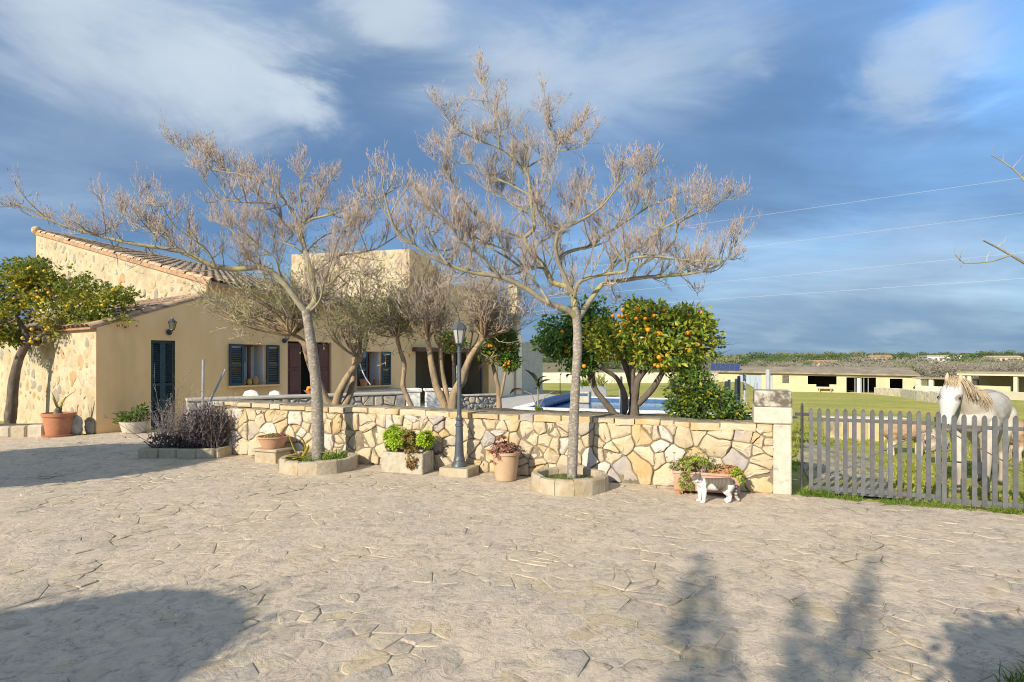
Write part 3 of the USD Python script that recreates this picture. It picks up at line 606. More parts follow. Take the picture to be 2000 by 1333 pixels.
# shutters, doors, windows
def louvre(c, w, h, name='shutter', rz=0.0, under=None, pane=None):
    """a louvred leaf of width w and height h, low left corner at c, swung by rz about it"""
    R = rotz(rz); fr, sl = MB(), MB(); c = np.asarray(c, float)
    def B(m, x, z, sx, sz, sy=.035, y=0.0, tilt=None): m.box(c + R @ np.array([x, y, z]), (sx, sy, sz), R=R if tilt is None else R @ tilt)
    st = 0.06
    B(fr, st / 2, h / 2, st, h); B(fr, w - st / 2, h / 2, st, h)
    for z in (st / 2, h / 2, h - st / 2): B(fr, w / 2, z, w - 2 * st - .002, st, .033)
    ca, sa = math.cos(-.7), math.sin(-.7); T = np.array([[1, 0, 0], [0, ca, -sa], [0, sa, ca]])
    z = st + .03
    while z < h - st - .02:
        if abs(z - h / 2) > .05: B(sl, w / 2, z, w - 2 * st - .004, .045, .006, 0.0, T)
        z += 0.05
    p = house.part(name, fr, SHUTTER, under=under); house.part('slats', sl, SHUTTER, under=p, kind='stuff'); return p
f_ = MB()
d1 = house.part('door_frame', MB().box((1.40, 0.06, 2.16), (0.66, .10, .06)).box((1.105, 0.06, 1.09), (.05, .10, 2.08)).box((1.705, 0.06, 1.09), (.05, .10, 2.08)), SHUTTER)
louvre((1.135, 0.05, 0.02), 0.27, 2.10, 'door_shutter'); louvre((1.408, 0.05, 0.02), 0.27, 2.10, 'door_shutter')
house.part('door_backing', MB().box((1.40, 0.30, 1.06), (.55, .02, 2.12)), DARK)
def window(x0, x1, z0, z1, sw):
    louvre((x0 - sw, -0.045, z0), sw, z1 - z0); louvre((x1, -0.045, z0), sw, z1 - z0)
    fr = house.part('window', MB().box((x0 + .03, .18, (z0 + z1) / 2), (.06, .06, z1 - z0)).box((x0 + (x1 - x0) * .44, .18, (z0 + z1) / 2), (.07, .06, z1 - z0)).box(((x0 + x1) / 2 - .14, .18, z1 - .03), ((x1 - x0) * .55, .055, .06)).box(((x0 + x1) / 2 - .14, .18, z0 + .03), ((x1 - x0) * .55, .055, .06)), WOOD)
    house.part('pane', MB().box((x0 + (x1 - x0) * .24, .18, (z0 + z1) / 2), ((x1 - x0) * .36, .008, z1 - z0 - .12)), GLASS, under=fr)
    house.part('window_sill', MB().box(((x0 + x1) / 2, .05, z0 - .028), (x1 - x0 + .9, .26, .05), bev=.008), STUCCO)
    house.part('reveal', MB().box((x1 - .012, .28, (z0 + z1) / 2), (.02, .45, z1 - z0)).box(((x0 + x1) / 2 + .13, .5, (z0 + z1) / 2), ((x1 - x0) * .55, .02, z1 - z0)), WHITEPAINT)
    house.part('curtain', MB().box((x0 + (x1 - x0) * .27, .30, z1 - .27), ((x1 - x0) * .3, .01, .45)), TILE[0])
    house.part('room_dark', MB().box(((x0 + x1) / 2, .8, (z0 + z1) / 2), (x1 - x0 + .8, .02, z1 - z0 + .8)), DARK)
window(3.45, 4.14, 0.98, 2.09, 0.41); window(7.92, 8.60, 0.80, 1.96, 0.43)
for x0, x1 in ((4.88, 5.38), (5.93, 6.43)):
    dp = house.part('door', MB().box(((x0 + x1) / 2, 0.10, 1.09), (x1 - x0, .05, 2.16), bev=.006), WOOD)
    for z0, z1 in ((.15, .62), (.72, 1.35), (1.45, 2.05)):
        house.part('panel', MB().box(((x0 + x1) / 2, 0.068, (z0 + z1) / 2), (x1 - x0 - .16, .03, z1 - z0), bev=.012), WOOD, under=dp)
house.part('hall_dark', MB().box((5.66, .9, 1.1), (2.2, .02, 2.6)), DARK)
# wall lanterns
def wall_lantern(p, label, s=1.0):
    t = Thing('wall_lantern', label, 'lantern', tuple(HW(*p)), HA)
    t.part('bracket', MB().lathe([(0.0, -.02), (.07 * s, -.02), (.05 * s, .02), (0, .03)], (0, -.02, -.16 * s), 12, np.array([[1, 0, 0], [0, 0, 1], [0, -1, 0.]])).tube([(0, -.03, -.16 * s), (0, -.12 * s, -.20 * s), (0, -.18 * s, -.12 * s)], .014 * s, 6), IRON, smooth=40)
    t.part('cage', MB().lathe([(.02, -.13), (.055, -.12), (.05, -.10)], (0, -.18 * s, 0), 6).lathe([(.115, .07), (.10, .085), (.03, .15), (.012, .20), (0, .20)], (0, -.18 * s, 0), 6).tube([(.05 * 1, -.18 * s, -.11), (.095, -.18 * s, .07)], .008, 4).tube([(-.05, -.18 * s, -.11), (-.095, -.18 * s, .07)], .008, 4).tube([(.0, -.18 * s - .05, -.11), (0, -.18 * s - .095, .07)], .008, 4), IRON)
    t.part('glass', MB().lathe([(.045, -.10), (.09, .07)], (0, -.18 * s, 0), 6), GLASS)
wall_lantern((1.52, 0, 2.50), 'black wall lantern on a curled bracket above the narrow shuttered door', 1.05)
wall_lantern((4.72, 0, 2.38), 'black wall lantern beside the red brown panelled door, half hidden by branches')
# ------------------------------------------------------------------ trees
BARK_PALE = surf('bark_pale', (.185, .155, .12), (.29, .25, .20), scale=7, stretch=(1, 1, 1.6), bump=0.9, bscale=34, dist=0.014, c3=(.50, .47, .42), s3=26, a3=0.40, detail=8)
BARK_LICHEN = surf('bark_lichen', (.194, .169, .131), (.300, .263, .188), scale=10, bump=0.5, bscale=40, dist=0.01, c3=(.338, .300, .125), s3=6, a3=0.44)
BARK_TAN = surf('bark_tan', (.276, .196, .115), (.391, .287, .172), scale=10, stretch=(1, 1, .4), bump=0.8, bscale=30, dist=0.015, c3=(.196, .149, .103), s3=6, a3=0.42)
BARK_DARK = surf('bark_dark', (.085, .068, .05), (.15, .12, .09), scale=10, stretch=(1, 1, .4), bump=0.8, bscale=30, dist=0.015, c3=(.23, .20, .16), s3=7, a3=0.36)
TWIG = leafy('twig_grey_tan', [(.25, .19, .15), (.34, .27, .215), (.42, .355, .29), (.30, .225, .18)], rough=0.8, transl=0.0, spec=0.15)
POD = leafy('dry_pods_pinkish', [(.33, .20, .145), (.43, .29, .22), (.50, .38, .30), (.38, .25, .19)], rough=0.8, transl=0.15, spec=0.1)

def spline(p, k):
    """k points along a smooth curve through p"""
    p = np.asarray(p, float); n = len(p)
    t = np.concatenate([[0], np.cumsum(np.linalg.norm(np.diff(p, axis=0), axis=1))]); u = np.linspace(0, t[-1], k)
    if n < 3: return np.stack([np.interp(u, t, p[:, i]) for i in range(3)], 1)
    from scipy.interpolate import PchipInterpolator
    return np.stack([PchipInterpolator(t, p[:, i])(u) for i in range(3)], 1)

def unit(v): return v / (np.linalg.norm(v, axis=-1, keepdims=True) + 1e-12)

def shoots(starts, dirs, lens, r0, rng, k=5, curl=0.25, lift=0.35, taper=0.25):
    """curved shoots from starts along dirs, bending upwards; returns points (n, k, 3), radii (n, k)"""
    n = len(starts); d = unit(dirs); p = [starts]; step = (lens / (k - 1))[:, None]
    for _ in range(k - 1):
        d = unit(d + rng.normal(0, curl / (k - 1) ** .5, (n, 3)) + [0, 0, lift / (k - 1)]); p.append(p[-1] + d * step)
    r = np.asarray(r0).reshape(-1, 1) * np.linspace(1, taper, k)[None]
    return np.stack(p, 1), np.broadcast_to(r, (n, k))

def along(p, r, per, rng, lo=0.15):
    """random places along shoots p: positions, tangents, radii, fraction"""
    n, k, _ = p.shape; i = np.repeat(np.arange(n), per); t = rng.uniform(lo, 1, len(i)) * (k - 1 - 1e-6); j = t.astype(int); f = (t - j)[:, None]
    return p[i, j] * (1 - f) + p[i, j + 1] * f, unit(p[i, j + 1] - p[i, j]), r[i, j], t / (k - 1)

def blades(pos, axis, length, width, rng, fold=0.25, roll=None):
    """leaves: folded diamonds of two triangles a side"""
    n = len(pos); axis = unit(axis); ref = unit(rng.normal(0, 1, (n, 3))) if roll is None else roll
    side = unit(np.cross(axis, ref)); nrm = np.cross(side, axis)
    L, w = np.broadcast_to(length, (n,))[:, None], np.broadcast_to(width, (n,))[:, None]
    v = np.stack([pos, pos + axis * L * .5 + side * w * .5 + nrm * w * fold, pos + axis * L, pos + axis * L * .5 - side * w * .5 + nrm * w * fold], 1)
    b = np.arange(n)[:, None] * 4
    return v.reshape(-1, 3), np.vstack([b + [0, 1, 2], b + [0, 2, 3]])

def limb_parts(t, limbs, mats, sides=7):
    """limbs: (points, r0, r1); each its own mesh"""
    for pts, r0, r1, m, nm in limbs:
        k = max(5, int(len(pts) * 3)); p = spline(pts, k); rad = np.linspace(r0, r1, k)
        rad = rad * (1 + 0.10 * (noise(p * 7, 5) - .5))
        if nm == 'trunk': k = 44; p = spline(pts, k); rad = np.interp(np.linspace(0, 1, k), np.linspace(0, 1, len(rad)), rad)
        sd = sides + 6 if nm == 'trunk' else sides; mb = MB(); mb.tube(p, rad, sd); q = mb.v[0]; c = np.repeat(p, sd, 0); w = fbm(q * [9, 9, 5], 3, 2) - .5
        mb.v[0] = c + (q - c) * (1 + (.34 if nm == 'trunk' else .2) * w)[:, None]; t.part(nm, mb, m, smooth=True, world=True)

def bare_tree(name, label, trunk, limbs, seed, density=1.0, group=None, extra=None, pods=1.0, base=None, skip_low=0.0, fine=1.0):
    """a leafless crown: trunk and limbs as given, then shoots grown from the limbs"""
    rng = np.random.default_rng(seed)
    base = np.asarray(trunk[0][0][0]) if base is None else base
    t = Thing(name, label, 'tree', tuple(base), group=group)
    limb_parts(t, [(p, a, b, BARK_PALE, 'trunk') for p, a, b in trunk], None, 12)
    limb_parts(t, [(p, a, b, BARK_LICHEN, 'limb') for p, a, b in limbs], None, 7)
    S, D, R, LN = [], [], [], []
    for p, a, b in limbs + (extra or []):
        k = 40; q = spline(p, k); L = np.linalg.norm(np.diff(q, axis=0), axis=1).sum(); n = max(2, int(L * 10.5 * density))
        u = rng.uniform(skip_low if a > .03 else 0.05, 1.0, n) ** 0.85; i = np.minimum((u * (k - 1)).astype(int), k - 2)
        tan = unit(q[i + 1] - q[i]); d = tan * rng.uniform(.1, .8, (n, 1)) + rng.normal(0, .75, (n, 3)) + [0, 0, .42]
        S.append(q[i]); LN.append((1 - .55 * u) * np.clip(a / .026, .42, 1)); D.append(d); R.append(np.minimum(a + (b - a) * u, .012) * .8)
        S.append(q[-1:]); LN.append([.22]); D.append(tan[-1:]); R.append([b * .9])
    S, D, R = np.vstack(S), np.vstack(D), np.concatenate(R); n = len(S)
    p1, r1 = shoots(S, D, rng.uniform(.32, 1.0, n) * np.concatenate(LN), R, rng, 6, .35, .5)
    s2, d2, q2, _ = along(p1, r1, int(round(12 * min(1, density + .2))), rng)
    n2 = len(s2); p2, r2 = shoots(s2, d2 * .6 + rng.normal(0, .5, (n2, 3)) + [0, 0, .65], rng.uniform(.08, .25, n2) * fine, np.minimum(q2 * .8, .0052), rng, 4, .35, .5)
    s3, d3, q3, _ = along(p2, r2, 3, rng, .2)
    n3 = len(s3); p3, r3 = shoots(s3, d3 * .5 + rng.normal(0, .5, (n3, 3)) + [0, 0, .7], rng.uniform(.04, .11, n3) * fine, np.full(n3, .0030), rng, 3, .3, .4, .5)
    mb = MB()
    mb.add(*tubes(p1, r1, 4)); t.part('branchlets', mb, BARK_LICHEN, kind='stuff', world=True)
    mb = MB(); mb.add(*tubes(p2, np.maximum(r2 * .8, .0015), 3)); mb.add(*tubes(p3, np.maximum(r3 * .75, .0013), 3)); t.part('twigs', mb, TWIG, kind='stuff', world=True)
    if pods:
        s4, d4, _, fr = along(np.concatenate([p2[:, -3:], p3]), np.concatenate([r2[:, -3:], r3]), 2, rng, .35)
        keep = rng.random(len(s4)) < .13 * pods; s4, d4 = s4[keep], d4[keep]
        mb = MB(); mb.add(*blades(s4, d4 * .4 + rng.normal(0, .35, (len(s4), 3)) + [0, 0, .65], rng.uniform(.035, .075, len(s4)), rng.uniform(.007, .013, len(s4)), rng)); t.part('dry_pods', mb, POD, kind='stuff', world=True)
    return t

def C(pts, d0, d1=None, bow=0.0):
    """pixels of a limb, its distance running from d0 to d1"""
    d1 = d0 if d1 is None else d1; n = len(pts)
    return [P(x, y, d0 + (d1 - d0) * k / max(1, n - 1) + bow * math.sin(math.pi * k / max(1, n - 1))) for k, (x, y) in enumerate(pts)]

# tree by the left ring: a crooked, wide crown
D1 = 8.5
trunk = [(C([(623, 925), (622, 880), (620, 800), (612, 700), (603, 640), (598, 606)], D1), .096, .066)]
limbs = [
    (C([(598, 612), (575, 580), (548, 547), (510, 523), (455, 526), (420, 520), (380, 503), (350, 490)], D1, 8.1), 0.0508, 0.0340),
    (C([(350, 490), (310, 484), (262, 477), (175, 456), (115, 438), (60, 410), (0, 388)], 8.1, 7.7), 0.0295, 0.0068),
    (C([(350, 490), (332, 470), (322, 452), (304, 424), (290, 395)], 8.1, 8.4), 0.0213, 0.0059),
    (C([(322, 455), (300, 455), (266, 438), (241, 421), (210, 393)], 8.2, 8.7), 0.0139, 0.0051),
    (C([(420, 520), (405, 490), (380, 470), (340, 440), (318, 400)], 8.15, 7.6), 0.0148, 0.0051),
    (C([(598, 610), (616, 585), (609, 540), (598, 498), (588, 462), (581, 449)], D1, 8.7), 0.0541, 0.0374),
    (C([(581, 449), (549, 428), (546, 403), (518, 396), (483, 396), (437, 389), (409, 368), (392, 337)], 8.7, 8.2), 0.0246, 0.0059),
    (C([(588, 460), (567, 407), (535, 375), (504, 351), (465, 340), (420, 333), (378, 309), (346, 288)], 8.7, 9.2), 0.0230, 0.0051),
    (C([(504, 351), (455, 337), (416, 312), (392, 288)], 8.95, 9.4), 0.0115, 0.0043),
    (C([(583, 450), (602, 431), (640, 421), (679, 407), (700, 385), (715, 350)], 8.7, 8.3), 0.0221, 0.0051),
    (C([(583, 450), (590, 415), (585, 370), (592, 330), (590, 320)], 8.7, 8.8), 0.0164, 0.0043),
    (C([(602, 432), (625, 395), (640, 360), (655, 340)], 8.65, 9.0), 0.0139, 0.0043),
    (C([(612, 560), (636, 559), (677, 527), (713, 534), (771, 546)], 8.6, 8.2), 0.0197, 0.0051),
    (C([(607, 535), (630, 520), (662, 500), (723, 490), (769, 465), (800, 440)], 8.6, 9.2), 0.0230, 0.0059),
    (C([(662, 500), (690, 470), (715, 440), (735, 400)], 8.8, 8.5), 0.0131, 0.0043),
    (C([(605, 608), (626, 583), (630, 560)], 8.5, 8.3), 0.0213, 0.0110),
    (C([(630, 560), (645, 520), (660, 470), (690, 430)], 8.3, 7.7), 0.0107, 0.0043),
    (C([(510, 523), (500, 490), (470, 465), (440, 440), (425, 420)], 8.35, 8.9), 0.0148, 0.0051),
    (C([(548, 547), (540, 510), (505, 480), (480, 455), (450, 430)], 8.4, 7.9), 0.0148, 0.0051),
    (C([(598, 500), (570, 480), (540, 470), (500, 440), (470, 420)], 8.6, 9.3), 0.0148, 0.0051),
    (C([(598, 498), (620, 470), (650, 455), (690, 450), (720, 420)], 8.65, 9.3), 0.0148, 0.0051)]
bare_tree('bare_tree', 'bare pale trunked tree in the left stone ring, crown leaning far left', trunk, limbs, 101, 1.0, base=np.array([trunk[0][0][0][0], D1, 0.0]))

D2 = 7.2
trunk = [(C([(1116, 965), (1117, 930), (1120, 850), (1124, 750), (1128, 680), (1127, 630), (1124, 606)], D2), 0.0672, 0.0527)]
limbs = [
    (C([(1126, 622), (1109, 606), (1073, 594), (1024, 562), (975, 541), (923, 533), (874, 517), (834, 497), (793, 468), (773, 448), (761, 420), (745, 339)], D2, 6.5), 0.0426, 0.0068),
    (C([(1124, 612), (1121, 586), (1113, 562), (1081, 553), (1065, 525), (1032, 485), (1024, 464)], D2, 7.5), 0.0459, 0.0306),
    (C([(1024, 464), (984, 452), (943, 432), (911, 400), (886, 363), (854, 310)], 7.5, 7.0), 0.0213, 0.0051),
    (C([(1024, 464), (1044, 440), (1040, 420), (1036, 383), (1032, 347), (1024, 331)], 7.5, 7.5), 0.0279, 0.0187),
    (C([(1024, 331), (975, 290), (927, 270), (890, 250), (862, 213)], 7.5, 7.1), 0.0131, 0.0043),
    (C([(975, 290), (971, 254), (959, 213), (947, 177), (939, 144)], 7.35, 7.5), 0.0098, 0.0034),
    (C([(1024, 331), (1052, 314), (1085, 294), (1109, 266), (1138, 237)], 7.5, 7.9), 0.0123, 0.0043),
    (C([(1085, 294), (1077, 258), (1067, 213), (1065, 193)], 7.7, 7.6), 0.0082, 0.0034),
    (C([(1085, 294), (1125, 290), (1158, 262)], 7.7, 7.4), 0.0082, 0.0034),
    (C([(1036, 383), (1000, 363), (943, 335), (931, 323), (894, 318), (866, 282)], 7.5, 8.0), 0.0156, 0.0043),
    (C([(1042, 428), (1008, 400), (963, 379), (935, 359)], 7.5, 7.9), 0.0148, 0.0051),
    (C([(1032, 347), (1028, 290), (996, 258), (990, 209)], 7.5, 7.3), 0.0107, 0.0034),
    (C([(1119, 575), (1105, 545), (1089, 505), (1085, 477), (1093, 452), (1125, 436), (1174, 404), (1202, 371), (1231, 335)], 7.2, 6.7), 0.0295, 0.0051),
    (C([(1093, 452), (1061, 428), (1048, 400), (1060, 360), (1075, 330)], 7.0, 6.6), 0.0131, 0.0043),
    (C([(1090, 508), (1109, 493), (1150, 481), (1178, 460), (1206, 444), (1255, 412), (1296, 391), (1332, 375)], 7.1, 7.7), 0.0246, 0.0051),
    (C([(1206, 444), (1225, 405), (1240, 370), (1262, 330)], 7.4, 7.2), 0.0115, 0.0043),
    (C([(1130, 622), (1138, 610), (1154, 586), (1182, 553), (1210, 549), (1267, 541), (1332, 537), (1389, 525), (1425, 497), (1433, 465)], D2, 7.6), 0.0377, 0.0068),
    (C([(1122, 580), (1130, 553), (1174, 537), (1223, 529), (1227, 509), (1267, 501), (1348, 509), (1409, 509)], D2, 6.6), 0.0262, 0.0059),
    (C([(1238, 545), (1243, 525), (1287, 497), (1316, 472), (1324, 440), (1364, 416), (1445, 379)], 7.4, 8.1), 0.0180, 0.0051),
    (C([(1182, 553), (1200, 520), (1240, 490), (1290, 450), (1340, 420), (1375, 380)], 7.3, 6.6), 0.0180, 0.0051),
    (C([(1073, 594), (1040, 545), (1000, 510), (950, 480), (900, 450), (850, 420), (820, 380)], 7.0, 7.9), 0.0197, 0.0051),
    (C([(975, 541), (940, 500), (900, 470), (870, 430), (830, 400)], 6.9, 6.3), 0.0164, 0.0051),
    (C([(1065, 525), (1030, 520), (990, 490), (940, 470), (890, 430)], 7.3, 6.7), 0.0164, 0.0051),
    (C([(1032, 485), (1060, 470), (1100, 440), (1120, 400), (1130, 360)], 7.45, 8.2), 0.0164, 0.0051),
    (C([(874, 517), (850, 480), (830, 440), (800, 410)], 6.7, 7.0), 0.0131, 0.0043)]
bare_tree('bare_tree', 'bare pale trunked tree in the right stone ring, its spreading crown the tallest', trunk, limbs, 202, 1.0, base=np.array([trunk[0][0][0][0], D2, 0.0]))

# a third one whose boughs reach in at the right edge
tr = [([(7.4, 6.0, -.15), (7.35, 6.0, 1.2), (7.2, 6.0, 2.3)], .11, .08)]
lb = [([(7.2, 6.0, 2.3), (6.9, 6.0, 2.45), tuple(P(2110, 560, 6.0)), tuple(P(2000, 515, 5.9)), tuple(P(1965, 493, 5.9)), tuple(P(1920, 470, 5.85))], .035, .007),
      ([tuple(P(2080, 545, 6.0)), tuple(P(2040, 430, 6.2)), tuple(P(2000, 352, 6.3)), tuple(P(1936, 303, 6.4))], .018, .006),
      ([tuple(P(1975, 498, 5.9)), tuple(P(1930, 512, 5.8)), tuple(P(1885, 515, 5.7)), tuple(P(1866, 498, 5.7))], .008, .004),
      ([(7.2, 6.0, 2.3), (7.6, 6.4, 3.0), (7.9, 6.6, 3.8)], .05, .01), ([(7.2, 6.0, 2.3), (7.3, 5.6, 3.2), (7.5, 5.2, 4.0)], .05, .01)]
bare_tree('bare_tree', 'bare tree standing beyond the right edge, only its bough tips reach into the sky', tr, lb[3:], 303, .5, extra=None)
bare = None
t3r = np.random.default_rng(12)
trd = _taken['/World/bare_tree']
for p, a, b in lb[:3]:
    q = spline(p, 14); mb = MB(); mb.tube(q, np.linspace(a, b, 14), 6)
    put(f'/World/bare_tree_{trd:03d}/limb', np.vstack(mb.v) - [7.4, 6.0, -.15], np.vstack(mb.f), BARK_LICHEN, True)
qs = np.vstack([spline(p, 14)[6:] for p, _, _ in lb[:3]]); n = 30; i = t3r.integers(0, len(qs), n)
p2, r2 = shoots(qs[i], t3r.normal(0, .5, (n, 3)) + [-.3, 0, .6], t3r.uniform(.08, .28, n), np.full(n, .004), t3r, 4, .4, .6)
put(f'/World/bare_tree_{trd:03d}/twigs', tubes(p2, r2, 3)[0] - [7.4, 6.0, -.15], np.vstack([tubes(p2, r2, 3)[1][:, [0, 1, 2]], tubes(p2, r2, 3)[1][:, [0, 2, 3]]]), TWIG, kind='stuff')

# ------------------------------------------------------------------ crowns of leaves
def in_crown(ell, n, rng, power=0.45, freq=2.2, cut=0.42, seed=0):
    """points spread through ellipsoids (centre, radii), denser towards the outside, thinned to clumps and gaps; and their outward direction"""
    w = np.array([np.prod(r) ** (2 / 3) for _, r in ell]); out, nor = [], []
    k = rng.choice(len(ell), n * 3, p=w / w.sum()); d = unit(rng.normal(0, 1, (n * 3, 3))); rr = rng.random(n * 3) ** power
    c, r = np.array([e[0] for e in ell])[k], np.array([e[1] for e in ell])[k]
    lump = 1 + 0.28 * (fbm(d * 2.0 + c, 3, seed) - .5) * 2
    p = c + d * r * (rr * lump)[:, None]
    keep = fbm(p * freq, 3, seed + 9) > cut
    p, d = p[keep][:n], d[keep][:n]; return p, d

def leafy_tree(name, label, cat, trunks, ell, n, mats, size, seed, bark, fruit=None, base=None, limbs=12, group=None, cut=0.42, freq=2.2, droop=0.1, power=0.45, splits=(1.0,)):
    rng = np.random.default_rng(seed); base = np.asarray(trunks[0][0][0] if base is None else base)
    t = Thing(name, label, cat, tuple(base), group=group)
    limb_parts(t, [(p, a, b, bark, 'trunk') for p, a, b in trunks], None, 9)
    tops = np.array([p[-1] for p, _, _ in trunks]); rad = np.array([b for _, _, b in trunks])
    pts, d = in_crown(ell, max(n, 1), rng, power, freq, cut, seed)
    ends = pts[rng.choice(len(pts), limbs)]
    B = MB(); tips = []
    for e in ends:
        k = np.linalg.norm(tops - e, axis=1).argmin(); m = (tops[k] + e) / 2 + rng.normal(0, .08, 3); q = spline([tops[k], m, e], 7); B.tube(q, np.linspace(rad[k] * .6, .006, 7), 5, cap=False); tips.append(q)
    q = np.array(tips); rr = np.repeat(np.linspace(.012, .004, 7)[None], len(q), 0)
    s2, d2, _, _ = along(q, rr, 7, rng, .3); p2, r2 = shoots(s2, d2 * .6 + rng.normal(0, .6, s2.shape), rng.uniform(.15, .45, len(s2)), np.full(len(s2), .005), rng, 4)
    B.add(*tubes(p2, r2, 3)); t.part('branches', B, bark, smooth=True, kind='stuff', world=True)
    ax = d * .7 + rng.normal(0, .75, pts.shape) - [0, 0, droop]; L = size * rng.uniform(.7, 1.25, len(pts))
    cutp = np.cumsum(np.array(splits) / sum(splits)); which = np.searchsorted(cutp, rng.random(len(pts)) - 1e-9) if len(mats) > 1 else np.zeros(len(pts), int)
    for k, m in enumerate(mats):
        s = which == k
        if s.any(): t.part('crown', MB().add(*blades(pts[s], ax[s], L[s], L[s] * .52, rng, .2)), m, kind='stuff', world=True)
    if fruit:
        nf, r, fm, fname = fruit
        fp, fd = in_crown(ell, 6 * nf, rng, .30, 2.6, .50, seed + 3)
        s = (fd[:, 1] < 0.35) & (fd[:, 2] < .75); fp = fp[s]; m_ = rng.integers(0, max(1, nf // 3), nf); fp = fp[m_ % len(fp)] + np.where(rng.random((nf, 1)) < .55, rng.normal(0, r * 1.9, (nf, 3)), rng.normal(0, .09, (nf, 3)))
        fp = [c for c in fp if min(np.linalg.norm((c - e[0]) / e[1]) for e in ell) < .93]
        for c in fp: t.part(fname, MB().ball(c, r * rng.uniform(.72, 1.12), 1, (1, 1, rng.uniform(.88, 1.0))), fm, smooth=True, world=True)
    return t
ORANGE_LEAF = leafy('orange_tree_leaf', [(.032, .079, .018), (.052, .131, .025), (.096, .193, .030), (.166, .245, .035)], rough=0.38, transl=0.28)
ORANGE_LEAF_SUN = leafy('orange_tree_leaf_yellowish', [(.136, .225, .029), (.270, .338, .034), (.429, .405, .041), (.225, .293, .036)], rough=0.42, transl=0.35)
LEMON_LEAF = leafy('lemon_leaf', [(.077, .136, .026), (.163, .207, .031), (.328, .316, .034), (.481, .393, .039)], rough=0.42, transl=0.35)
OLIVE_LEAF = leafy('sparse_olive_leaf', [(.190, .217, .076), (.307, .318, .114), (.435, .409, .140), (.536, .485, .128)], rough=0.55, transl=0.25)
BUSH_LEAF = leafy('bush_leaf', [(.030, .075, .018), (.060, .128, .022), (.105, .180, .030)], rough=0.4, transl=0.3)
BUSH_LEAF_YEL = leafy('bush_leaf_yellow', [(.240, .285, .018), (.360, .360, .022), (.180, .255, .022)], rough=0.4, transl=0.35)
ORANGE = surf('orange_skin', (.62, .22, .015), (.68, .27, .02), scale=6, rough=0.5, bump=0.1, bscale=200, rnd=.1)
LEMON = surf('lemon_skin', (.62, .40, .02), (.66, .45, .03), scale=6, rough=0.5, bump=0.1, bscale=200, rnd=.1)

def E(px, py, d, rx, ry, dr=None):
    """an ellipsoid seen at px, py with half sizes rx, ry in pixels and half depth dr in metres"""
    s = d / FPX; return (P(px, py, d), (rx * s, (dr if dr is not None else rx * s * .9), ry * s))

# orange trees behind the garden wall
dA = 8.3
leafy_tree('orange_tree', 'orange tree with sunlit yellowish crown and dark forked trunk behind the wall', 'tree',
    [(C([(1240, 818), (1238, 790), (1243, 750), (1265, 715), (1300, 680)], dA), .075, .036), (C([(1232, 815), (1238, 780), (1230, 740), (1215, 700), (1185, 660)], dA, 8.5), .06, .032), (C([(1245, 790), (1270, 765), (1290, 735), (1310, 700), (1340, 670)], dA, 8.1), .05, .028), (C([(1236, 770), (1235, 720), (1240, 680), (1245, 650)], dA, 8.4), .055, .03), (C([(1215, 812), (1222, 790), (1205, 740), (1180, 722), (1172, 715)], dA, 8.0), .05, .025)],
    [E(1250, 645, dA, 92, 56, .75), E(1335, 660, dA, 66, 62, .65), E(1240, 620, 8.5, 66, 36, .55), E(1190, 660, 8.4, 60, 44, .6), E(1345, 630, 8.2, 42, 36, .5), E(1290, 690, 8.1, 70, 34, .6)], 9500, [ORANGE_LEAF_SUN, ORANGE_LEAF], .082, 41, BARK_DARK, fruit=(150, .032, ORANGE, 'orange'), limbs=34, splits=(.76, .24), cut=.44, freq=2.6)
leafy_tree('orange_tree', 'dark green orange tree with thin leaning trunk, half behind the pale trunk', 'tree',
    [(C([(1205, 815), (1185, 790), (1165, 765), (1152, 735), (1140, 690)], 8.7, 8.9), .055, .03), (C([(1165, 765), (1158, 730), (1172, 690)], 8.8), .03, .02)],
    [E(1105, 655, 9.0, 58, 52, .6), E(1150, 650, 9.0, 52, 62, .6), E(1080, 672, 9.0, 42, 26, .5), E(1125, 712, 8.9, 48, 22, .5), E(1130, 630, 9.1, 40, 24, .45)], 6200, [ORANGE_LEAF], .082, 43, BARK_DARK, fruit=(30, .032, ORANGE, 'orange'), limbs=22, cut=.43, freq=2.6)
leafy_tree('orange_tree', 'small slim orange tree loaded with fruit by the end of the porch', 'tree',
    [(C([(975, 806), (974, 770), (968, 735), (958, 700)], 10.2), .05, .03), (C([(976, 780), (985, 740), (990, 710)], 10.2), .03, .022)],
    [E(975, 680, 10.2, 38, 34, .38), E(980, 655, 10.3, 30, 22, .3), E(995, 705, 10.2, 22, 20, .25), E(950, 690, 10.1, 18, 22, .25)], 2300, [ORANGE_LEAF, ORANGE_LEAF_SUN], .075, 47, BARK_TAN, fruit=(60, .034, ORANGE, 'orange'), limbs=12, splits=(.75, .25))
leafy_tree('orange_tree', 'small orange bush glimpsed behind the many stemmed bare tree and the lamp post', 'tree',
    [(C([(885, 800), (886, 740), (884, 690)], 12.5), .04, .025)], [E(885, 668, 12.5, 30, 20, .35), E(870, 660, 12.5, 18, 14, .3)], 1100, [ORANGE_LEAF_SUN, ORANGE_LEAF], .075, 48, BARK_TAN, fruit=(14, .036, ORANGE, 'orange'), limbs=8, splits=(.5, .5))
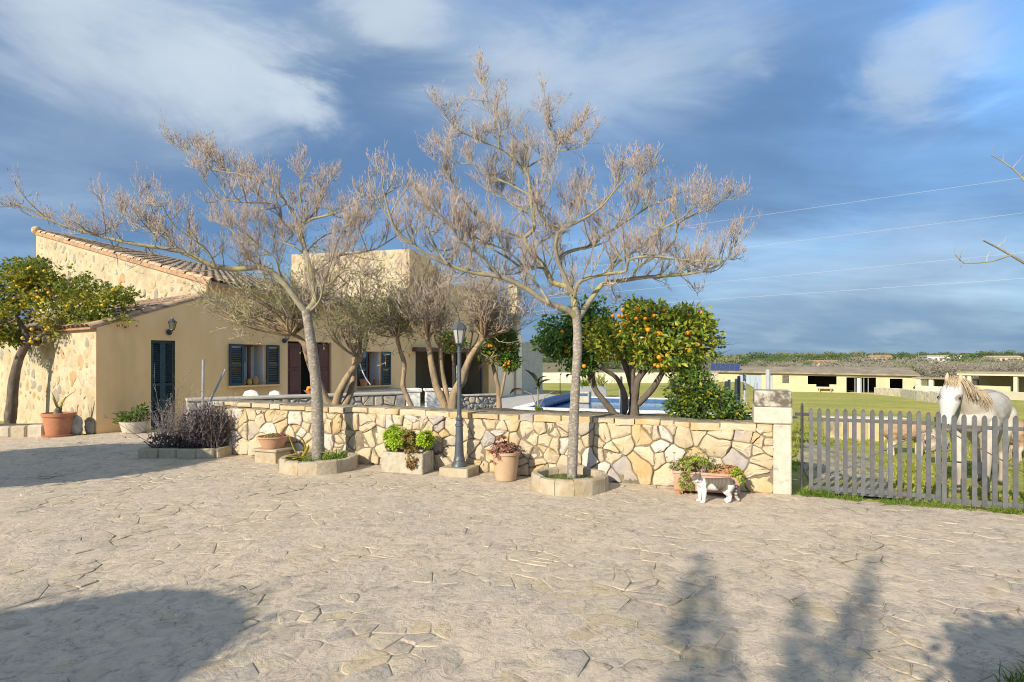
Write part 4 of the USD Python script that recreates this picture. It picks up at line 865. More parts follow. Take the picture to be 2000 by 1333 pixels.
# lemon tree against the stone end wall
dL = 13.4
leafy_tree('lemon_tree', 'lemon tree heavy with yellow fruit in front of the rubble stone end wall', 'tree',
    [(C([(18, 838), (22, 800), (28, 740), (38, 700), (55, 668)], dL, 13.3), .125, .08), (C([(50, 675), (90, 650), (130, 630)], 13.3), .05, .03), (C([(55, 668), (40, 630), (10, 600)], 13.3), .05, .03)],
    [E(90, 585, dL, 88, 66, .95), E(30, 600, dL, 64, 72, .9), E(170, 590, 13.3, 66, 44, .8), E(110, 540, dL, 64, 36, .7), E(215, 605, 13.2, 46, 30, .6), E(-40, 590, dL, 70, 70, .9), E(240, 600, 13.2, 30, 22, .5), E(60, 640, 13.2, 70, 32, .7), E(60, 530, 13.4, 50, 26, .5), E(205, 622, 13.1, 62, 24, .5), E(235, 585, 13.2, 36, 26, .5), E(20, 660, 13.3, 44, 26, .6)], 12500, [LEMON_LEAF], 0.10, 51, BARK_DARK, fruit=(150, .040, LEMON, 'lemon'), limbs=40, cut=.46, freq=1.8)
# bush by the gate pillar
leafy_tree('garden_bush', 'dense green bush with yellow green shoots on the bed beside the gate pillar', 'bush',
    [(C([(1370, 826), (1368, 800), (1365, 770)], 7.7), .03, .02), (C([(1400, 826), (1405, 805), (1410, 790)], 7.6), .025, .015)],
    [E(1350, 765, 7.8, 50, 48, .42), E(1385, 785, 7.7, 62, 34, .4), E(1350, 738, 7.9, 38, 24, .3), E(1425, 805, 7.6, 38, 20, .3), E(1330, 800, 7.7, 34, 24, .3)], 5200, [BUSH_LEAF, BUSH_LEAF_YEL], .062, 53, BARK_DARK, limbs=20, splits=(.74, .26), power=.6, cut=.36)

# ------------------------------------------------------------------ tangled bare and olive trees before the house
def tangle(name, label, trunks, ell, n_limb, n_leaf, seed, twigs=9, leaf=.045, bark=BARK_TAN, up=.35, up2=.3, leafm=OLIVE_LEAF, ln=(.25, .7)):
    rng = np.random.default_rng(seed); t = Thing(name, label, 'tree', tuple(trunks[0][0][0]))
    limb_parts(t, [(p, a, b, bark, 'trunk') for p, a, b in trunks], None, 9)
    tops = np.array([p[-1] for p, _, _ in trunks]); rad = np.array([b for _, _, b in trunks])
    w = np.array([np.prod(r) ** (2 / 3) for _, r in ell]); k = rng.choice(len(ell), n_limb, p=w / w.sum())
    e = np.array([ell[i][0] for i in k]) + unit(rng.normal(0, 1, (n_limb, 3))) * np.array([ell[i][1] for i in k]) * (rng.random((n_limb, 1)) ** .4)
    near_ = np.linalg.norm(tops[None] - e[:, None], axis=2).argmin(1)
    p1 = np.array([spline([tops[a], (tops[a] + b) / 2 + rng.normal(0, .12, 3) + [0, 0, .08], b], 9) for a, b in zip(near_, e)])
    r1 = (rad[near_] * .55)[:, None] * np.linspace(1, .12, 9)[None]
    s2, d2, q2, _ = along(p1, r1, twigs, rng, .25); n2 = len(s2)
    p2, r2 = shoots(s2, d2 * .6 + rng.normal(0, .55, (n2, 3)) + [0, 0, up], rng.uniform(*ln, n2), np.minimum(q2 * .6, .009), rng, 5, .5, up2)
    s3, d3, q3, _ = along(p2, r2, 4, rng, .2); n3 = len(s3)
    p3, r3 = shoots(s3, d3 * .6 + rng.normal(0, .6, (n3, 3)) + [0, 0, up * .6], rng.uniform(.10, .34, n3), np.full(n3, .0045), rng, 4, .5, up2, .4)
    t.part('limbs', MB().add(*tubes(p1, np.maximum(r1, .006), 6)), bark, smooth=True, kind='stuff', world=True)
    t.part('twigs', MB().add(*tubes(p2, np.maximum(r2, .003), 4)).add(*tubes(p3, np.maximum(r3, .0022), 3)), TWIG, kind='stuff', world=True)
    if n_leaf:
        s4, d4, _, _ = along(p3, r3, max(1, int(np.ceil(n_leaf / n3))), rng, .1); s = rng.permutation(len(s4))[:n_leaf]; s4, d4 = s4[s], d4[s]
        t.part('leaves', MB().add(*blades(s4, d4 + rng.normal(0, .7, s4.shape), rng.uniform(.7, 1.3, len(s4)) * leaf, leaf * .42, rng)), leafm, kind='stuff', world=True)
    return t
dB = 10.8
tangle('olive_tree', 'sprawling olive green tree with two tan stems in front of the panelled door',
    [(C([(658, 800), (640, 785), (620, 745), (602, 700), (594, 672), (570, 655)], dB), .085, .05), (C([(655, 800), (662, 770), (680, 735), (705, 700)], dB, 10.6), .085, .045), (C([(668, 800), (685, 765), (692, 725), (690, 690)], dB, 11.0), .07, .04)],
    [E(480, 585, dB, 82, 46, 1.1), E(580, 575, dB, 90, 62, 1.2), E(680, 600, dB, 80, 72, 1.2), E(640, 540, dB, 80, 46, 1.0), E(420, 610, 10.6, 26, 24, .5)], 58, 11500, 61, twigs=8, leaf=.046)
tangle('olive_tree', 'crooked thin stemmed tree with light green sprays right of the second window',
    [(C([(806, 800), (795, 775), (787, 752), (790, 715), (780, 680), (776, 660)], 10.4), .05, .035)],
    [E(770, 610, 10.4, 62, 44, .8), E(740, 640, 10.3, 44, 26, .6), E(800, 620, 10.5, 40, 40, .6)], 28, 6500, 62, twigs=8, leaf=.046)
dM = 9.9
tangle('bare_shrub_tree', 'many stemmed bare tree with tan bark behind the lamp post',
    [(C([(872, 806), (865, 785), (852, 755), (842, 705), (835, 660)], dM), .075, .04), (C([(876, 806), (872, 770), (862, 720), (860, 680)], dM, 10.1), .06, .035), (C([(884, 806), (886, 775), (900, 745), (918, 700), (945, 660)], dM, 9.7), .085, .04), (C([(880, 806), (888, 770), (908, 740), (915, 690)], dM, 10.2), .06, .035)],
    [E(850, 590, dM, 62, 84, .9), E(920, 590, dM, 80, 84, 1.0), E(980, 600, dM, 44, 60, .7), E(800, 560, 10.0, 56, 70, .8), E(880, 540, 10.0, 80, 60, .9), E(1010, 610, 9.9, 30, 44, .5)], 66, 2200, 63, twigs=8, leaf=.04, up=.6, up2=.6)
# ------------------------------------------------------------------ things in the yard
TERRA = surf('terracotta', (.37, .15, .075), (.43, .19, .10), scale=7, bump=0.2, bscale=50, c3=(.40, .24, .15), s3=5, a3=0.35)
TERRA_PALE = surf('terracotta_pale', (.43, .29, .175), (.49, .35, .225), scale=6, bump=0.25, bscale=40, c3=(.41, .24, .14), s3=4, a3=0.40)
TROUGH = surf('trough_stone', (.40, .35, .26), (.48, .43, .33), scale=7, bump=0.9, bscale=16, dist=0.03, c3=(.30, .25, .17), s3=9, a3=0.40)
KERB = surf('kerb_stone', (.37, .31, .215), (.45, .385, .28), scale=6, bump=0.7, bscale=22, dist=0.02, c3=(.36, .26, .14), s3=8, a3=0.42)
LAMP = surf('lamp_grey_paint', (.055, .066, .078), (.078, .09, .104), scale=8, rough=0.42, bump=0.05, bscale=60, spec=0.5, c3=(.10, .11, .115), s3=11, a3=0.36)
AEON = leafy('aeonium_green', [(.160, .272, .019), (.272, .400, .024), (.416, .528, .032), (.208, .336, .019)], rough=0.4, transl=0.3)
AEON_RED = leafy('aeonium_bronze', [(.272, .120, .056), (.384, .192, .080), (.240, .208, .048), (.192, .240, .040)], rough=0.4, transl=0.2)
SUCC_RED = leafy('succulent_dark_red', [(.256, .072, .064), (.432, .144, .128), (.192, .136, .072), (.320, .160, .096)], rough=0.4, transl=0.15)
SUCC_MIX = leafy('succulent_mixed', [(.160, .208, .040), (.256, .288, .048), (.208, .240, .064), (.320, .320, .064), (.160, .192, .048)], rough=0.45, transl=0.25)
SUCC_ORANGE = leafy('succulent_orange', [(.416, .192, .064), (.528, .272, .080), (.352, .176, .080), (.480, .352, .080)], rough=0.45, transl=0.25)
GRASS = leafy('grass_green', [(.070, .140, .017), (.112, .203, .022), (.168, .238, .028), (.224, .252, .042)], rough=0.5, transl=0.35)
YELLOW = leafy('agave_yellow', [(.42, .34, .05), (.48, .42, .07), (.36, .33, .06)], rough=0.45, transl=0.2)
PLUM = leafy('plum_leaf', [(.045, .035, .045), (.075, .055, .065), (.11, .085, .09), (.05, .06, .035)], rough=0.55, transl=0.2)
ASH = leafy('ashy_twig', [(.20, .165, .15), (.27, .22, .20), (.16, .12, .11)], rough=0.8, transl=0.0)

def rosettes(mb, centres, dirs, r, n, rng, wide=.42, lift=.5):
    """fleshy leaves in rosettes about each centre, opening along dirs"""
    m = len(centres); dirs = unit(np.asarray(dirs, float)); ref = unit(np.cross(dirs, rng.normal(0, 1, (m, 3)))); sd = np.cross(dirs, ref)
    a = np.arange(n) * 2.39996; el = np.linspace(.15, 1.15, n)
    ax = (ref[:, None] * np.cos(a)[None, :, None] + sd[:, None] * np.sin(a)[None, :, None]) * np.cos(el)[None, :, None] + dirs[:, None] * (np.sin(el) * lift * 2)[None, :, None]
    L = r[:, None] * np.linspace(1, .5, n)[None]
    pos = np.repeat(centres[:, None], n, 1)
    mb.add(*blades(pos.reshape(-1, 3), ax.reshape(-1, 3), L.ravel(), L.ravel() * wide, rng, .15, np.repeat(dirs[:, None], n, 1).reshape(-1, 3)))

def clump(centre, rad, count, r, n, seed, up=.6, half=True, sq=(1, 1, 1)):
    rng = np.random.default_rng(seed); d = unit(rng.normal(0, 1, (count, 3)) + [0, 0, up])
    if half: d[:, 2] = np.abs(d[:, 2]) * .9 - .15
    c = np.asarray(centre) + d * rad * np.array(sq) * rng.uniform(.6, 1.0, (count, 1)); mb = MB()
    rosettes(mb, c, d + [0, 0, .5], r * rng.uniform(.7, 1.2, count), n, rng); return mb

def tuft(mb, c, n, h, spread, rng, w=.008):
    """arching grass blades"""
    st = np.asarray(c) + np.column_stack([rng.normal(0, spread * .3, n), rng.normal(0, spread * .3, n), np.zeros(n)])
    d = np.column_stack([rng.normal(0, .35, n), rng.normal(0, .35, n), np.ones(n)])
    p, _ = shoots(st, d, h * rng.uniform(.5, 1.1, n), np.ones(n), rng, 4, .35, -.5); t = unit(p[:, -1] - p[:, 0]); s = unit(np.cross(t, rng.normal(0, 1, (n, 3))))
    W = np.array([1, .9, .6, .08]) * w
    v = np.stack([p + s[:, None] * W[None, :, None], p - s[:, None] * W[None, :, None]], 2).reshape(-1, 3); b = np.arange(n)[:, None] * 8
    mb.add(v, np.vstack([b + [2 * k, 2 * k + 1, 2 * k + 3, 2 * k + 2] for k in range(3)])); return mb

def strap(mb, pts, w, thick=.008):
    """a fleshy strap leaf along pts"""
    p = spline(pts, 14); t = unit(np.gradient(p, axis=0)); s = unit(np.cross(t, [0.2, -0.3, 1.0])); nrm = np.cross(s, t)
    W = w * np.interp(np.linspace(0, 1, 14), [0, .25, .7, 1], [.7, 1, .75, .05]); W = W[:, None]
    v = np.stack([p - s * W + nrm * W * .4, p - nrm * thick, p + s * W + nrm * W * .4, p + nrm * thick * .5], 1).reshape(-1, 3); f = []
    for k in range(13):
        for j in range(4): f.append([k * 4 + j, k * 4 + (j + 1) % 4, (k + 1) * 4 + (j + 1) % 4, (k + 1) * 4 + j])
    mb.add(v, f); return mb

def facing(a): return math.atan2(a[1], a[0])
WANG = math.atan2(WU[1], WU[0])

# stone rings round the two bare trees
def ring_bed(c, r, h, label, seed, soil=.10, flat=1.0):
    t = Thing('stone_ring', label, 'tree ring', (*c, 0), WANG); rng = np.random.default_rng(seed); n = 13; a0 = rng.uniform(0, 1)
    for k in range(n):
        a = a0 + (k + np.array([0.012, .5, .988])) * 2 * np.pi / n; w = rng.uniform(.085, .105); hh = h * rng.uniform(.95, 1.06); ro = r * rng.uniform(.985, 1.015); b = .014
        prof = [(ro - w, -.04), (ro - w, hh - b), (ro - w + b, hh), (ro - b * 1.5, hh), (ro, hh - b * 1.5), (ro * 1.01, -.04)]
        v = np.array([[pr * math.cos(x), pr * math.sin(x) * flat, z] for x in a for pr, z in prof]); v += rng.normal(0, .003, v.shape); m = len(prof); f = []
        for s in range(2):
            for j in range(m): f.append([s * m + j, (s + 1) * m + j, (s + 1) * m + (j + 1) % m, s * m + (j + 1) % m])
        fan = [[0, j, j + 1] for j in range(1, m - 1)]; end = [[2 * m, 2 * m + j + 1, 2 * m + j] for j in range(1, m - 1)]
        mb = MB().add(v, f); mb.f.append(np.array(fan)); mb.f.append(np.array(end)); t.part('kerb_stone', mb, KERB, smooth=35)
    k = np.linspace(0, 1, 8); th = np.arange(24) * 2 * np.pi / 24
    v = np.array([[r * .93 * q * math.cos(x), r * .93 * q * math.sin(x) * flat, soil + .025 * (noise(np.array([q * 5, x * 2, seed]), 3) - .5)] for q in k for x in th]); f = []
    for i in range(7):
        for j in range(24): f.append([i * 24 + j, (i + 1) * 24 + j, (i + 1) * 24 + (j + 1) % 24, i * 24 + (j + 1) % 24])
    t.part('soil', MB().add(v, f), SOIL, smooth=True); return t
R1, R2 = np.array([-2.88, 8.50]), np.array([0.72, 7.20])
ring_bed(R1, .56, .19, 'low round kerb of stones around the left bare tree', 1)
ring_bed(R2, .485, .19, 'low round kerb of stones around the right bare tree', 2)
rg = np.random.default_rng(3)
mb = MB(); [tuft(mb, (*(R1 + [rg.uniform(.10, .42), rg.uniform(-.16, .1)]), .10), 16, .24, .10, rg, .009) for _ in range(9)]
lone('grass_clump', mb, GRASS, 'tall green grass clump inside the left stone ring, right of the trunk', 'grass', kind='stuff')
mb = MB(); [tuft(mb, (*(R1 + [rg.uniform(-.30, -.08), rg.uniform(-.2, .1)]), .10), 10, .13, .08, rg, .006) for _ in range(4)]; [tuft(mb, (*(R2 + [rg.uniform(-.3, .3), rg.uniform(-.22, .15)]), .10), 12, .08, .08, rg, .005) for _ in range(16)]
lone('ring_weeds', mb, GRASS, 'short green weeds on the soil of the two stone rings', 'weeds', kind='stuff')

# yellow agave beside the left ring
ag = Thing('agave', 'yellow strap leaved agave sprawling between terracotta bowl and left stone ring', 'agave', (-3.55, 8.62, 0))
c = np.array([-3.18, 8.66, .12])
for k, pts in enumerate([[(590, 893), (596, 875), (590, 858), (577, 849)], [(588, 893), (575, 880), (568, 862), (566, 850)], [(590, 895), (612, 888), (632, 884), (642, 890)], [(588, 895), (570, 898), (556, 902), (549, 906)], [(590, 896), (575, 894), (560, 893), (548, 900)], [(592, 892), (600, 880), (603, 868)], [(590, 896), (580, 900), (566, 908)]]):
    d0 = 8.62; q = [P(x, y, d0 - .10 * i) for i, (x, y) in enumerate(pts)]; mb = MB(); strap(mb, q, .030); ag.part('leaf', mb, YELLOW, smooth=True, world=True)

# pedestal with terracotta bowl
def on_wall_front(px, off):
    """a point on the yard, off metres in front of the wall, seen in column px"""
    k = (px - 1000) / FPX; o = WALL0 + WN * off; s = (k * o[1] - o[0]) / (WU[0] - k * WU[1]); return o + WU * s
pc = on_wall_front(533, .33)
t = Thing('stone_pedestal', 'low square stone plinth with slab top against the wall', 'plinth', (*pc, 0), WANG)
t.part('block', MB().box((0, 0, .085), (.42, .34, .19), bev=.012), KERB); t.part('slab', MB().box((0, 0, .20), (.50, .40, .04), bev=.012), KERB)
def potted(name, label, c, z, prof, mat, n=28, rim=None):
    t = Thing(name, label, 'plant pot', (*c, z)); t.part('pot', MB().lathe(prof, (0, 0, 0), n), mat, smooth=50); return t
t = potted('terracotta_bowl', 'wide terracotta bowl of small succulents standing on the stone plinth', pc, .22, [(0, 0), (.15, 0), (.165, .02), (.20, .11), (.225, .165), (.24, .168), (.24, .19), (.215, .19), (.20, .15), (0, .145)], surf('terracotta_bowl_clay', (.42, .24, .14), (.48, .29, .18), scale=6, bump=.2))
t.part('succulents', clump((0, 0, .15), .17, 70, .05, 9, 5, sq=(1, 1, .5)), SUCC_MIX, kind='stuff'); t.part('red_succulents', clump((.05, .02, .16), .16, 34, .05, 9, 6, sq=(1, 1, .55)), SUCC_RED, kind='stuff')

# stone trough with aeoniums
tc = on_wall_front(796, .30)
t = Thing('stone_trough', 'rough pale stone trough planted with lime green and bronze aeoniums', 'trough', (*tc, 0), WANG + .05)
tr_ = trimesh.creation.box((.66, .36, .30)); inner = trimesh.creation.box((.52, .23, .2)); 
mb = MB(); 
for cc, sz in (((0, -.15, .15), (.66, .07, .30)), ((0, .15, .15), (.66, .07, .30)), ((-.297, 0, .15), (.065, .23, .298)), ((.297, 0, .15), (.065, .23, .298)), ((0, 0, .10), (.53, .23, .2))): mb.box(cc, sz, bev=.012)
t.part('trough_body', mb, TROUGH)
t.part('green_aeonium', clump((-.165, -.02, .475), .185, 120, .085, 13, 7, up=.1, half=False, sq=(1, .85, .95)), AEON, kind='stuff')
t.part('green_aeonium', clump((.28, 0, .475), .13, 60, .075, 13, 8, up=.1, half=False, sq=(1, .9, .95)), AEON, kind='stuff')
t.part('bronze_aeonium', clump((.08, -.05, .44), .16, 64, .07, 12, 9, up=.1, half=False, sq=(.75, .9, 1.1)), AEON_RED, kind='stuff')
mb = clump((.17, -.21, .27), .13, 44, .055, 11, 10, up=-.2, half=False, sq=(.7, .5, 1.5)); t.part('trailing_aeonium', mb, AEON_RED, kind='stuff')

# lamp post on its stone block
lp = G(897, 921)[:2]; lp = np.array([(897 - 1000) / FPX * 8.03, 8.03])
t = Thing('stone_block', 'square pale stone block under the lamp post', 'stone block', (*lp, 0), WANG); t.part('block', MB().box((0, 0, .055), (.44, .40, .13), bev=.014), KERB)
t = Thing('lamp_post', 'grey iron garden lamp post with fluted base and glass lantern', 'lamp post', (*lp, .12), .3)
LS = .90
def ls(*pr): return [(r * (.68 if z < 1.9 else .74), z * LS) for r, z in pr]
t.part('base', MB().lathe(ls((0, 0), (.165, 0), (.165, .02), (.135, .055), (.115, .085), (.122, .10), (.108, .13), (.100, .16)), n=20).lathe(ls((.100, .16), (.082, .42), (.075, .62), (.088, .63), (.088, .655), (.068, .67), (.062, .71), (.080, .73), (.080, .75), (.056, .77), (.050, .80)), n=14), LAMP, smooth=35)
t.part('shaft', MB().lathe(ls((.050, .80), (.046, 1.26), (.058, 1.265), (.058, 1.29), (.044, 1.30), (.040, 1.78), (.052, 1.785), (.052, 1.80), (.038, 1.81), (.038, 1.87), (.055, 1.88), (.03, 1.90), (.0, 1.90)), n=14), LAMP, smooth=35)
z0 = 1.90; lan = t.part('lantern_frame', MB().lathe(ls((.02, z0), (.075, z0 + .01), (.075, z0 + .03), (.02, z0 + .03)), n=6).lathe(ls((.125, z0 + .25), (.155, z0 + .245), (.15, z0 + .262), (.10, z0 + .325), (.04, z0 + .36), (.018, z0 + .365), (.018, z0 + .385), (.008, z0 + .42), (0, z0 + .425)), n=6), LAMP)
for k in range(6):
    a = k * math.pi / 3; t.part('glazing_bar', MB().tube([(.052 * math.cos(a), .052 * math.sin(a), (z0 + .03) * LS), (.0925 * math.cos(a), .0925 * math.sin(a), (z0 + .25) * LS)], .007, 4), LAMP)
FROST = surf('frosted_lamp_glass', (.55, .55, .50), (.62, .62, .56), scale=3, rough=.25, bump=0, spec=.5, transl=.4)
for k in range(6):
    a, b = k * math.pi / 3 + .07, (k + 1) * math.pi / 3 - .07; A = [(.049 * math.cos(x), .049 * math.sin(x), (z0 + .032) * LS) for x in (a, b)]; B_ = [(.088 * math.cos(x), .088 * math.sin(x), (z0 + .248) * LS) for x in (b, a)]
    t.part('glass_pane', (np.array(A + B_), np.array([[0, 1, 2, 3]])), FROST)

# tall pale pot with dark red succulent
qc = on_wall_front(988, .34)
t = potted('tall_terracotta_pot', 'tall pale terracotta pot with dark red succulent, right of the lamp post', qc, 0, [(0, 0), (.13, 0), (.14, .01), (.155, .12), (.172, .30), (.182, .345), (.198, .35), (.198, .385), (.18, .385), (.165, .33), (0, .32)], TERRA_PALE)
t.part('red_succulent', clump((-.02, -.02, .40), .19, 58, .065, 13, 11, sq=(1.1, .9, .75)), SUCC_RED, kind='stuff'); t.part('tall_rosette', clump((-.06, -.02, .54), .07, 10, .055, 12, 12), SUCC_RED, kind='stuff')
t.part('trailing_rosettes', clump((-.15, -.12, .34), .08, 14, .06, 12, 13, half=False), SUCC_RED, kind='stuff')

# long planter behind the cat, on brick feet
lc = on_wall_front(1380, .26)
t = Thing('long_planter', 'long pinkish terracotta planter overflowing with green and orange succulents behind the cat', 'planter', (*lc, 0), WANG)
mb = MB()
for cc, sz in (((0, -.12, .16), (.74, .03, .22)), ((0, .12, .16), (.74, .03, .22)), ((-.36, 0, .16), (.03, .21, .22)), ((.36, 0, .16), (.03, .21, .22)), ((0, 0, .14), (.70, .21, .17)), ((0, -.13, .262), (.78, .035, .03)), ((0, .13, .262), (.78, .035, .03)), ((-.375, 0, .262), (.035, .225, .03)), ((.375, 0, .262), (.035, .225, .03))): mb.box(cc, sz, bev=.005)
t.part('planter_body', mb, surf('terracotta_pinkish', (.40, .235, .16), (.46, .29, .21), scale=6, bump=.3, bscale=30, c3=(.46, .36, .28), s3=5, a3=.4))
for x in (-.30, .30): t.part('brick_foot', MB().box((x, -.04, .024), (.07, .22, .048), bev=.004), TERRA)
t.part('green_succulents', clump((-.16, 0, .30), .22, 80, .055, 10, 14, sq=(1.35, .75, .75)), SUCC_MIX, kind='stuff'); t.part('lime_succulents', clump((-.12, 0, .36), .13, 26, .05, 10, 15, sq=(1.3, .8, .8)), AEON, kind='stuff')
t.part('orange_succulents', clump((.22, -.02, .29), .17, 46, .06, 9, 16, sq=(1.2, .8, .55)), SUCC_ORANGE, kind='stuff')
t.part('hanging_succulents', clump((-.24, -.18, .13), .12, 30, .05, 10, 17, half=False, sq=(.8, .5, 1.2)), SUCC_MIX, kind='stuff'); t.part('lime_tips', clump((.33, -.13, .23), .11, 22, .055, 10, 18, half=False, sq=(.8, .5, 1.1)), AEON, kind='stuff')
rs = np.random.default_rng(19); p, r = shoots(np.column_stack([rs.uniform(-.40, .1, 26), rs.uniform(-.08, .08, 26), np.full(26, .26)]), np.column_stack([rs.normal(-.2, .3, 26), rs.normal(0, .2, 26), np.ones(26)]), rs.uniform(.12, .30, 26), np.full(26, .006), rs, 4)
mb = MB(); rosettes(mb, p[:, -1], p[:, -1] - p[:, -2], np.full(26, .04), 9, rs); t.part('stem_rosettes', mb, SUCC_MIX, kind='stuff'); t.part('stems', MB().add(*tubes(p, r, 4)), ASH, kind='stuff')

# raised bed with plum coloured shrub at the wall's left end
bc = G(345, 896)[:2] + [0, .28]
t = Thing('shrub_bed', 'low kerbed stone bed under the plum coloured shrub', 'flower bed', (*bc, 0), -.05)
for k, (x, w) in enumerate(((-.46, .34), (-.13, .30), (.19, .33), (.50, .28))): t.part('kerb_stone', MB().box((x, -.26, .06), (w, .12, .20 + .01 * (k % 2)), bev=.02, rz=.02 * (k - 1.5)), KERB)
for x in (-.62, .66): t.part('kerb_stone', MB().box((x, .02, .06), (.11, .54, .19), bev=.02), KERB)
t.part('soil', MB().box((.02, .05, .05), (1.2, .55, .16), bev=.02), SOIL)
rb = np.random.default_rng(71); n = 150
S = np.column_stack([bc[0] + rb.uniform(-.5, .6, n), bc[1] + rb.uniform(-.15, .25, n), np.full(n, .12)])
p, r = shoots(S, np.column_stack([rb.normal(0, .35, n), rb.normal(0, .3, n), np.ones(n)]), rb.uniform(.35, .95, n), np.full(n, .006), rb, 6, .35, .1)
tall = rb.random(n) < .16; p[tall, :, 2] = .12 + (p[tall, :, 2] - .12) * 1.45
s2, d2, _, _ = along(p, r, 5, rb, .3); p2, r2 = shoots(s2, d2 + rb.normal(0, .5, s2.shape), rb.uniform(.08, .28, len(s2)), np.full(len(s2), .003), rb, 4)
t = Thing('plum_shrub', 'twiggy plum grey shrub with dark leaves at the left end of the wall', 'shrub', (*bc, .1))
t.part('stems', MB().add(*tubes(p, r, 4)).add(*tubes(p2, r2, 3)), ASH, kind='stuff', world=True)
lo_, _ = in_crown([(np.array([bc[0] + .28, bc[1], .40]), (.46, .32, .38)), (np.array([bc[0] - .1, bc[1] - .05, .26]), (.55, .28, .18)), (np.array([bc[0] + .42, bc[1], .6]), (.3, .26, .3))], 5200, rb, .5, 3.5, .40, 4)
t.part('dark_leaves', MB().add(*blades(lo_, rb.normal(0, 1, lo_.shape) + [0, 0, .5], rb.uniform(.035, .06, len(lo_)), .022, rb)), PLUM, kind='stuff', world=True)
s3, d3, _, _ = along(p2, r2, 2, rb, .4); t.part('ashy_leaves', MB().add(*blades(s3, d3 + rb.normal(0, .6, s3.shape), rb.uniform(.02, .045, len(s3)), .014, rb)), ASH, kind='stuff', world=True)
# two galvanised poles beside it
t = lone('metal_pole', MB().tube([P(396, 800, 10.5), P(397, 703, 10.5)], .022, 8), surf('zinc_pole', (.30, .305, .31), (.38, .385, .39), scale=8, rough=.5, bump=.1, spec=.45), 'upright galvanised pole rising behind the plum coloured shrub', 'pole')
t = lone('metal_pole', MB().tube([P(404, 798, 10.6), P(440, 722, 10.8)], .020, 8), '/World/Looks/zinc_pole', 'slanting galvanised pole leaning right of the upright one', 'pole')

# at the house front: pots, kerb, rocks
pc = G(115, 852)[:2]
t = potted('terracotta_pot', 'orange terracotta pot on a saucer with a stubby yucca, near the lemon tree', pc, 0.02, [(0, 0), (.215, 0), (.225, .015), (.265, .30), (.275, .40), (.30, .405), (.305, .475), (.28, .48), (.26, .42), (0, .41)], TERRA)
t.part('saucer', MB().lathe([(0, -.02), (.28, -.02), (.30, .02), (.27, .02), (0, .005)], n=24), TERRA, smooth=50)
mb = MB(); mb.tube(spline([(0, 0, .4), (-.02, 0, .5), (.02, 0, .58)], 6), [.10, .09, .085, .07, .06, .05], 9); t.part('stump', mb, BARK_DARK, smooth=True)
for pts in ([(0, 0, .52), (-.08, 0, .7), (-.17, .02, .93)], [(0, 0, .52), (-.03, -.05, .68), (-.09, -.08, .80)], [(.02, 0, .55), (.12, 0, .75), (.30, .05, .93)], [(.02, 0, .52), (.04, .05, .7), (.1, .06, .82)]): mb = MB(); strap(mb, pts, .028); t.part('leaf', mb, YELLOW, smooth=True)
def boulder(label, c, s, seed, mat):
    m = trimesh.creation.icosphere(3, 1.0); v = np.array(m.vertices); v = v * (1 + .5 * (fbm(v * 1.6 + seed, 3, seed) - .5))[:, None] * np.array(s); v[:, 2] = np.maximum(v[:, 2], -s[2] * .8) + s[2] * .78
    return lone('boulder', (v + [*c, 0], np.array(m.faces)), mat, label, 'rock', smooth=True)
boulder('jagged grey rock leaning beside the orange terracotta pot', G(149, 850)[:2], (.13, .12, .24), 3, GREYSTONE[0]); boulder('small pale rock at the corner of the house', G(178, 848)[:2], (.10, .10, .16), 8, RS[2])
t = Thing('bed_kerb', 'rough low stone kerb along the foot of the lemon tree', 'kerb', (*G(45, 852)[:2], 0), .05)
for k in range(6): t.part('kerb_stone', MB().box((-1.35 + k * .33, .02 * (k % 2), .09), (.32, .22, .24 + .03 * (k % 3)), bev=.03, rz=.04 * (k % 3 - 1)), [KERB, GREYSTONE[1]][k % 2])
t.part('soil', MB().box((-.5, .55, .05), (2.2, 1.0, .22), bev=.03), SOIL)
pc = G(262, 846)[:2]
t = potted('pale_planter_pot', 'squat pale pot of leafy green plants by the narrow shuttered door', pc, 0, [(0, 0), (.20, 0), (.22, .02), (.27, .2), (.29, .26), (.26, .26), (0, .22)], WHITE_STONE)
rp = np.random.default_rng(5); lo_, dd = in_crown([(np.array([-.02, 0, .36]), (.34, .28, .20)), (np.array([.1, 0, .5]), (.2, .2, .16)), (np.array([-.2, -.1, .25]), (.15, .15, .18))], 700, rp, .5, 3, .4, 2)
t.part('foliage', MB().add(*blades(lo_, dd + rp.normal(0, .5, lo_.shape), rp.uniform(.05, .10, len(lo_)), .04, rp)), leafy('pot_plant_leaf', [(.06, .12, .02), (.10, .17, .025), (.20, .22, .05)], transl=.3), kind='stuff')
p, r = shoots(np.tile([[0, 0, .3]], (14, 1)), rp.normal(0, .5, (14, 3)) + [0, 0, 1], rp.uniform(.3, .6, 14), np.full(14, .004), rp, 5); t.part('stalks', MB().add(*tubes(p, r, 3)), ASH, kind='stuff')

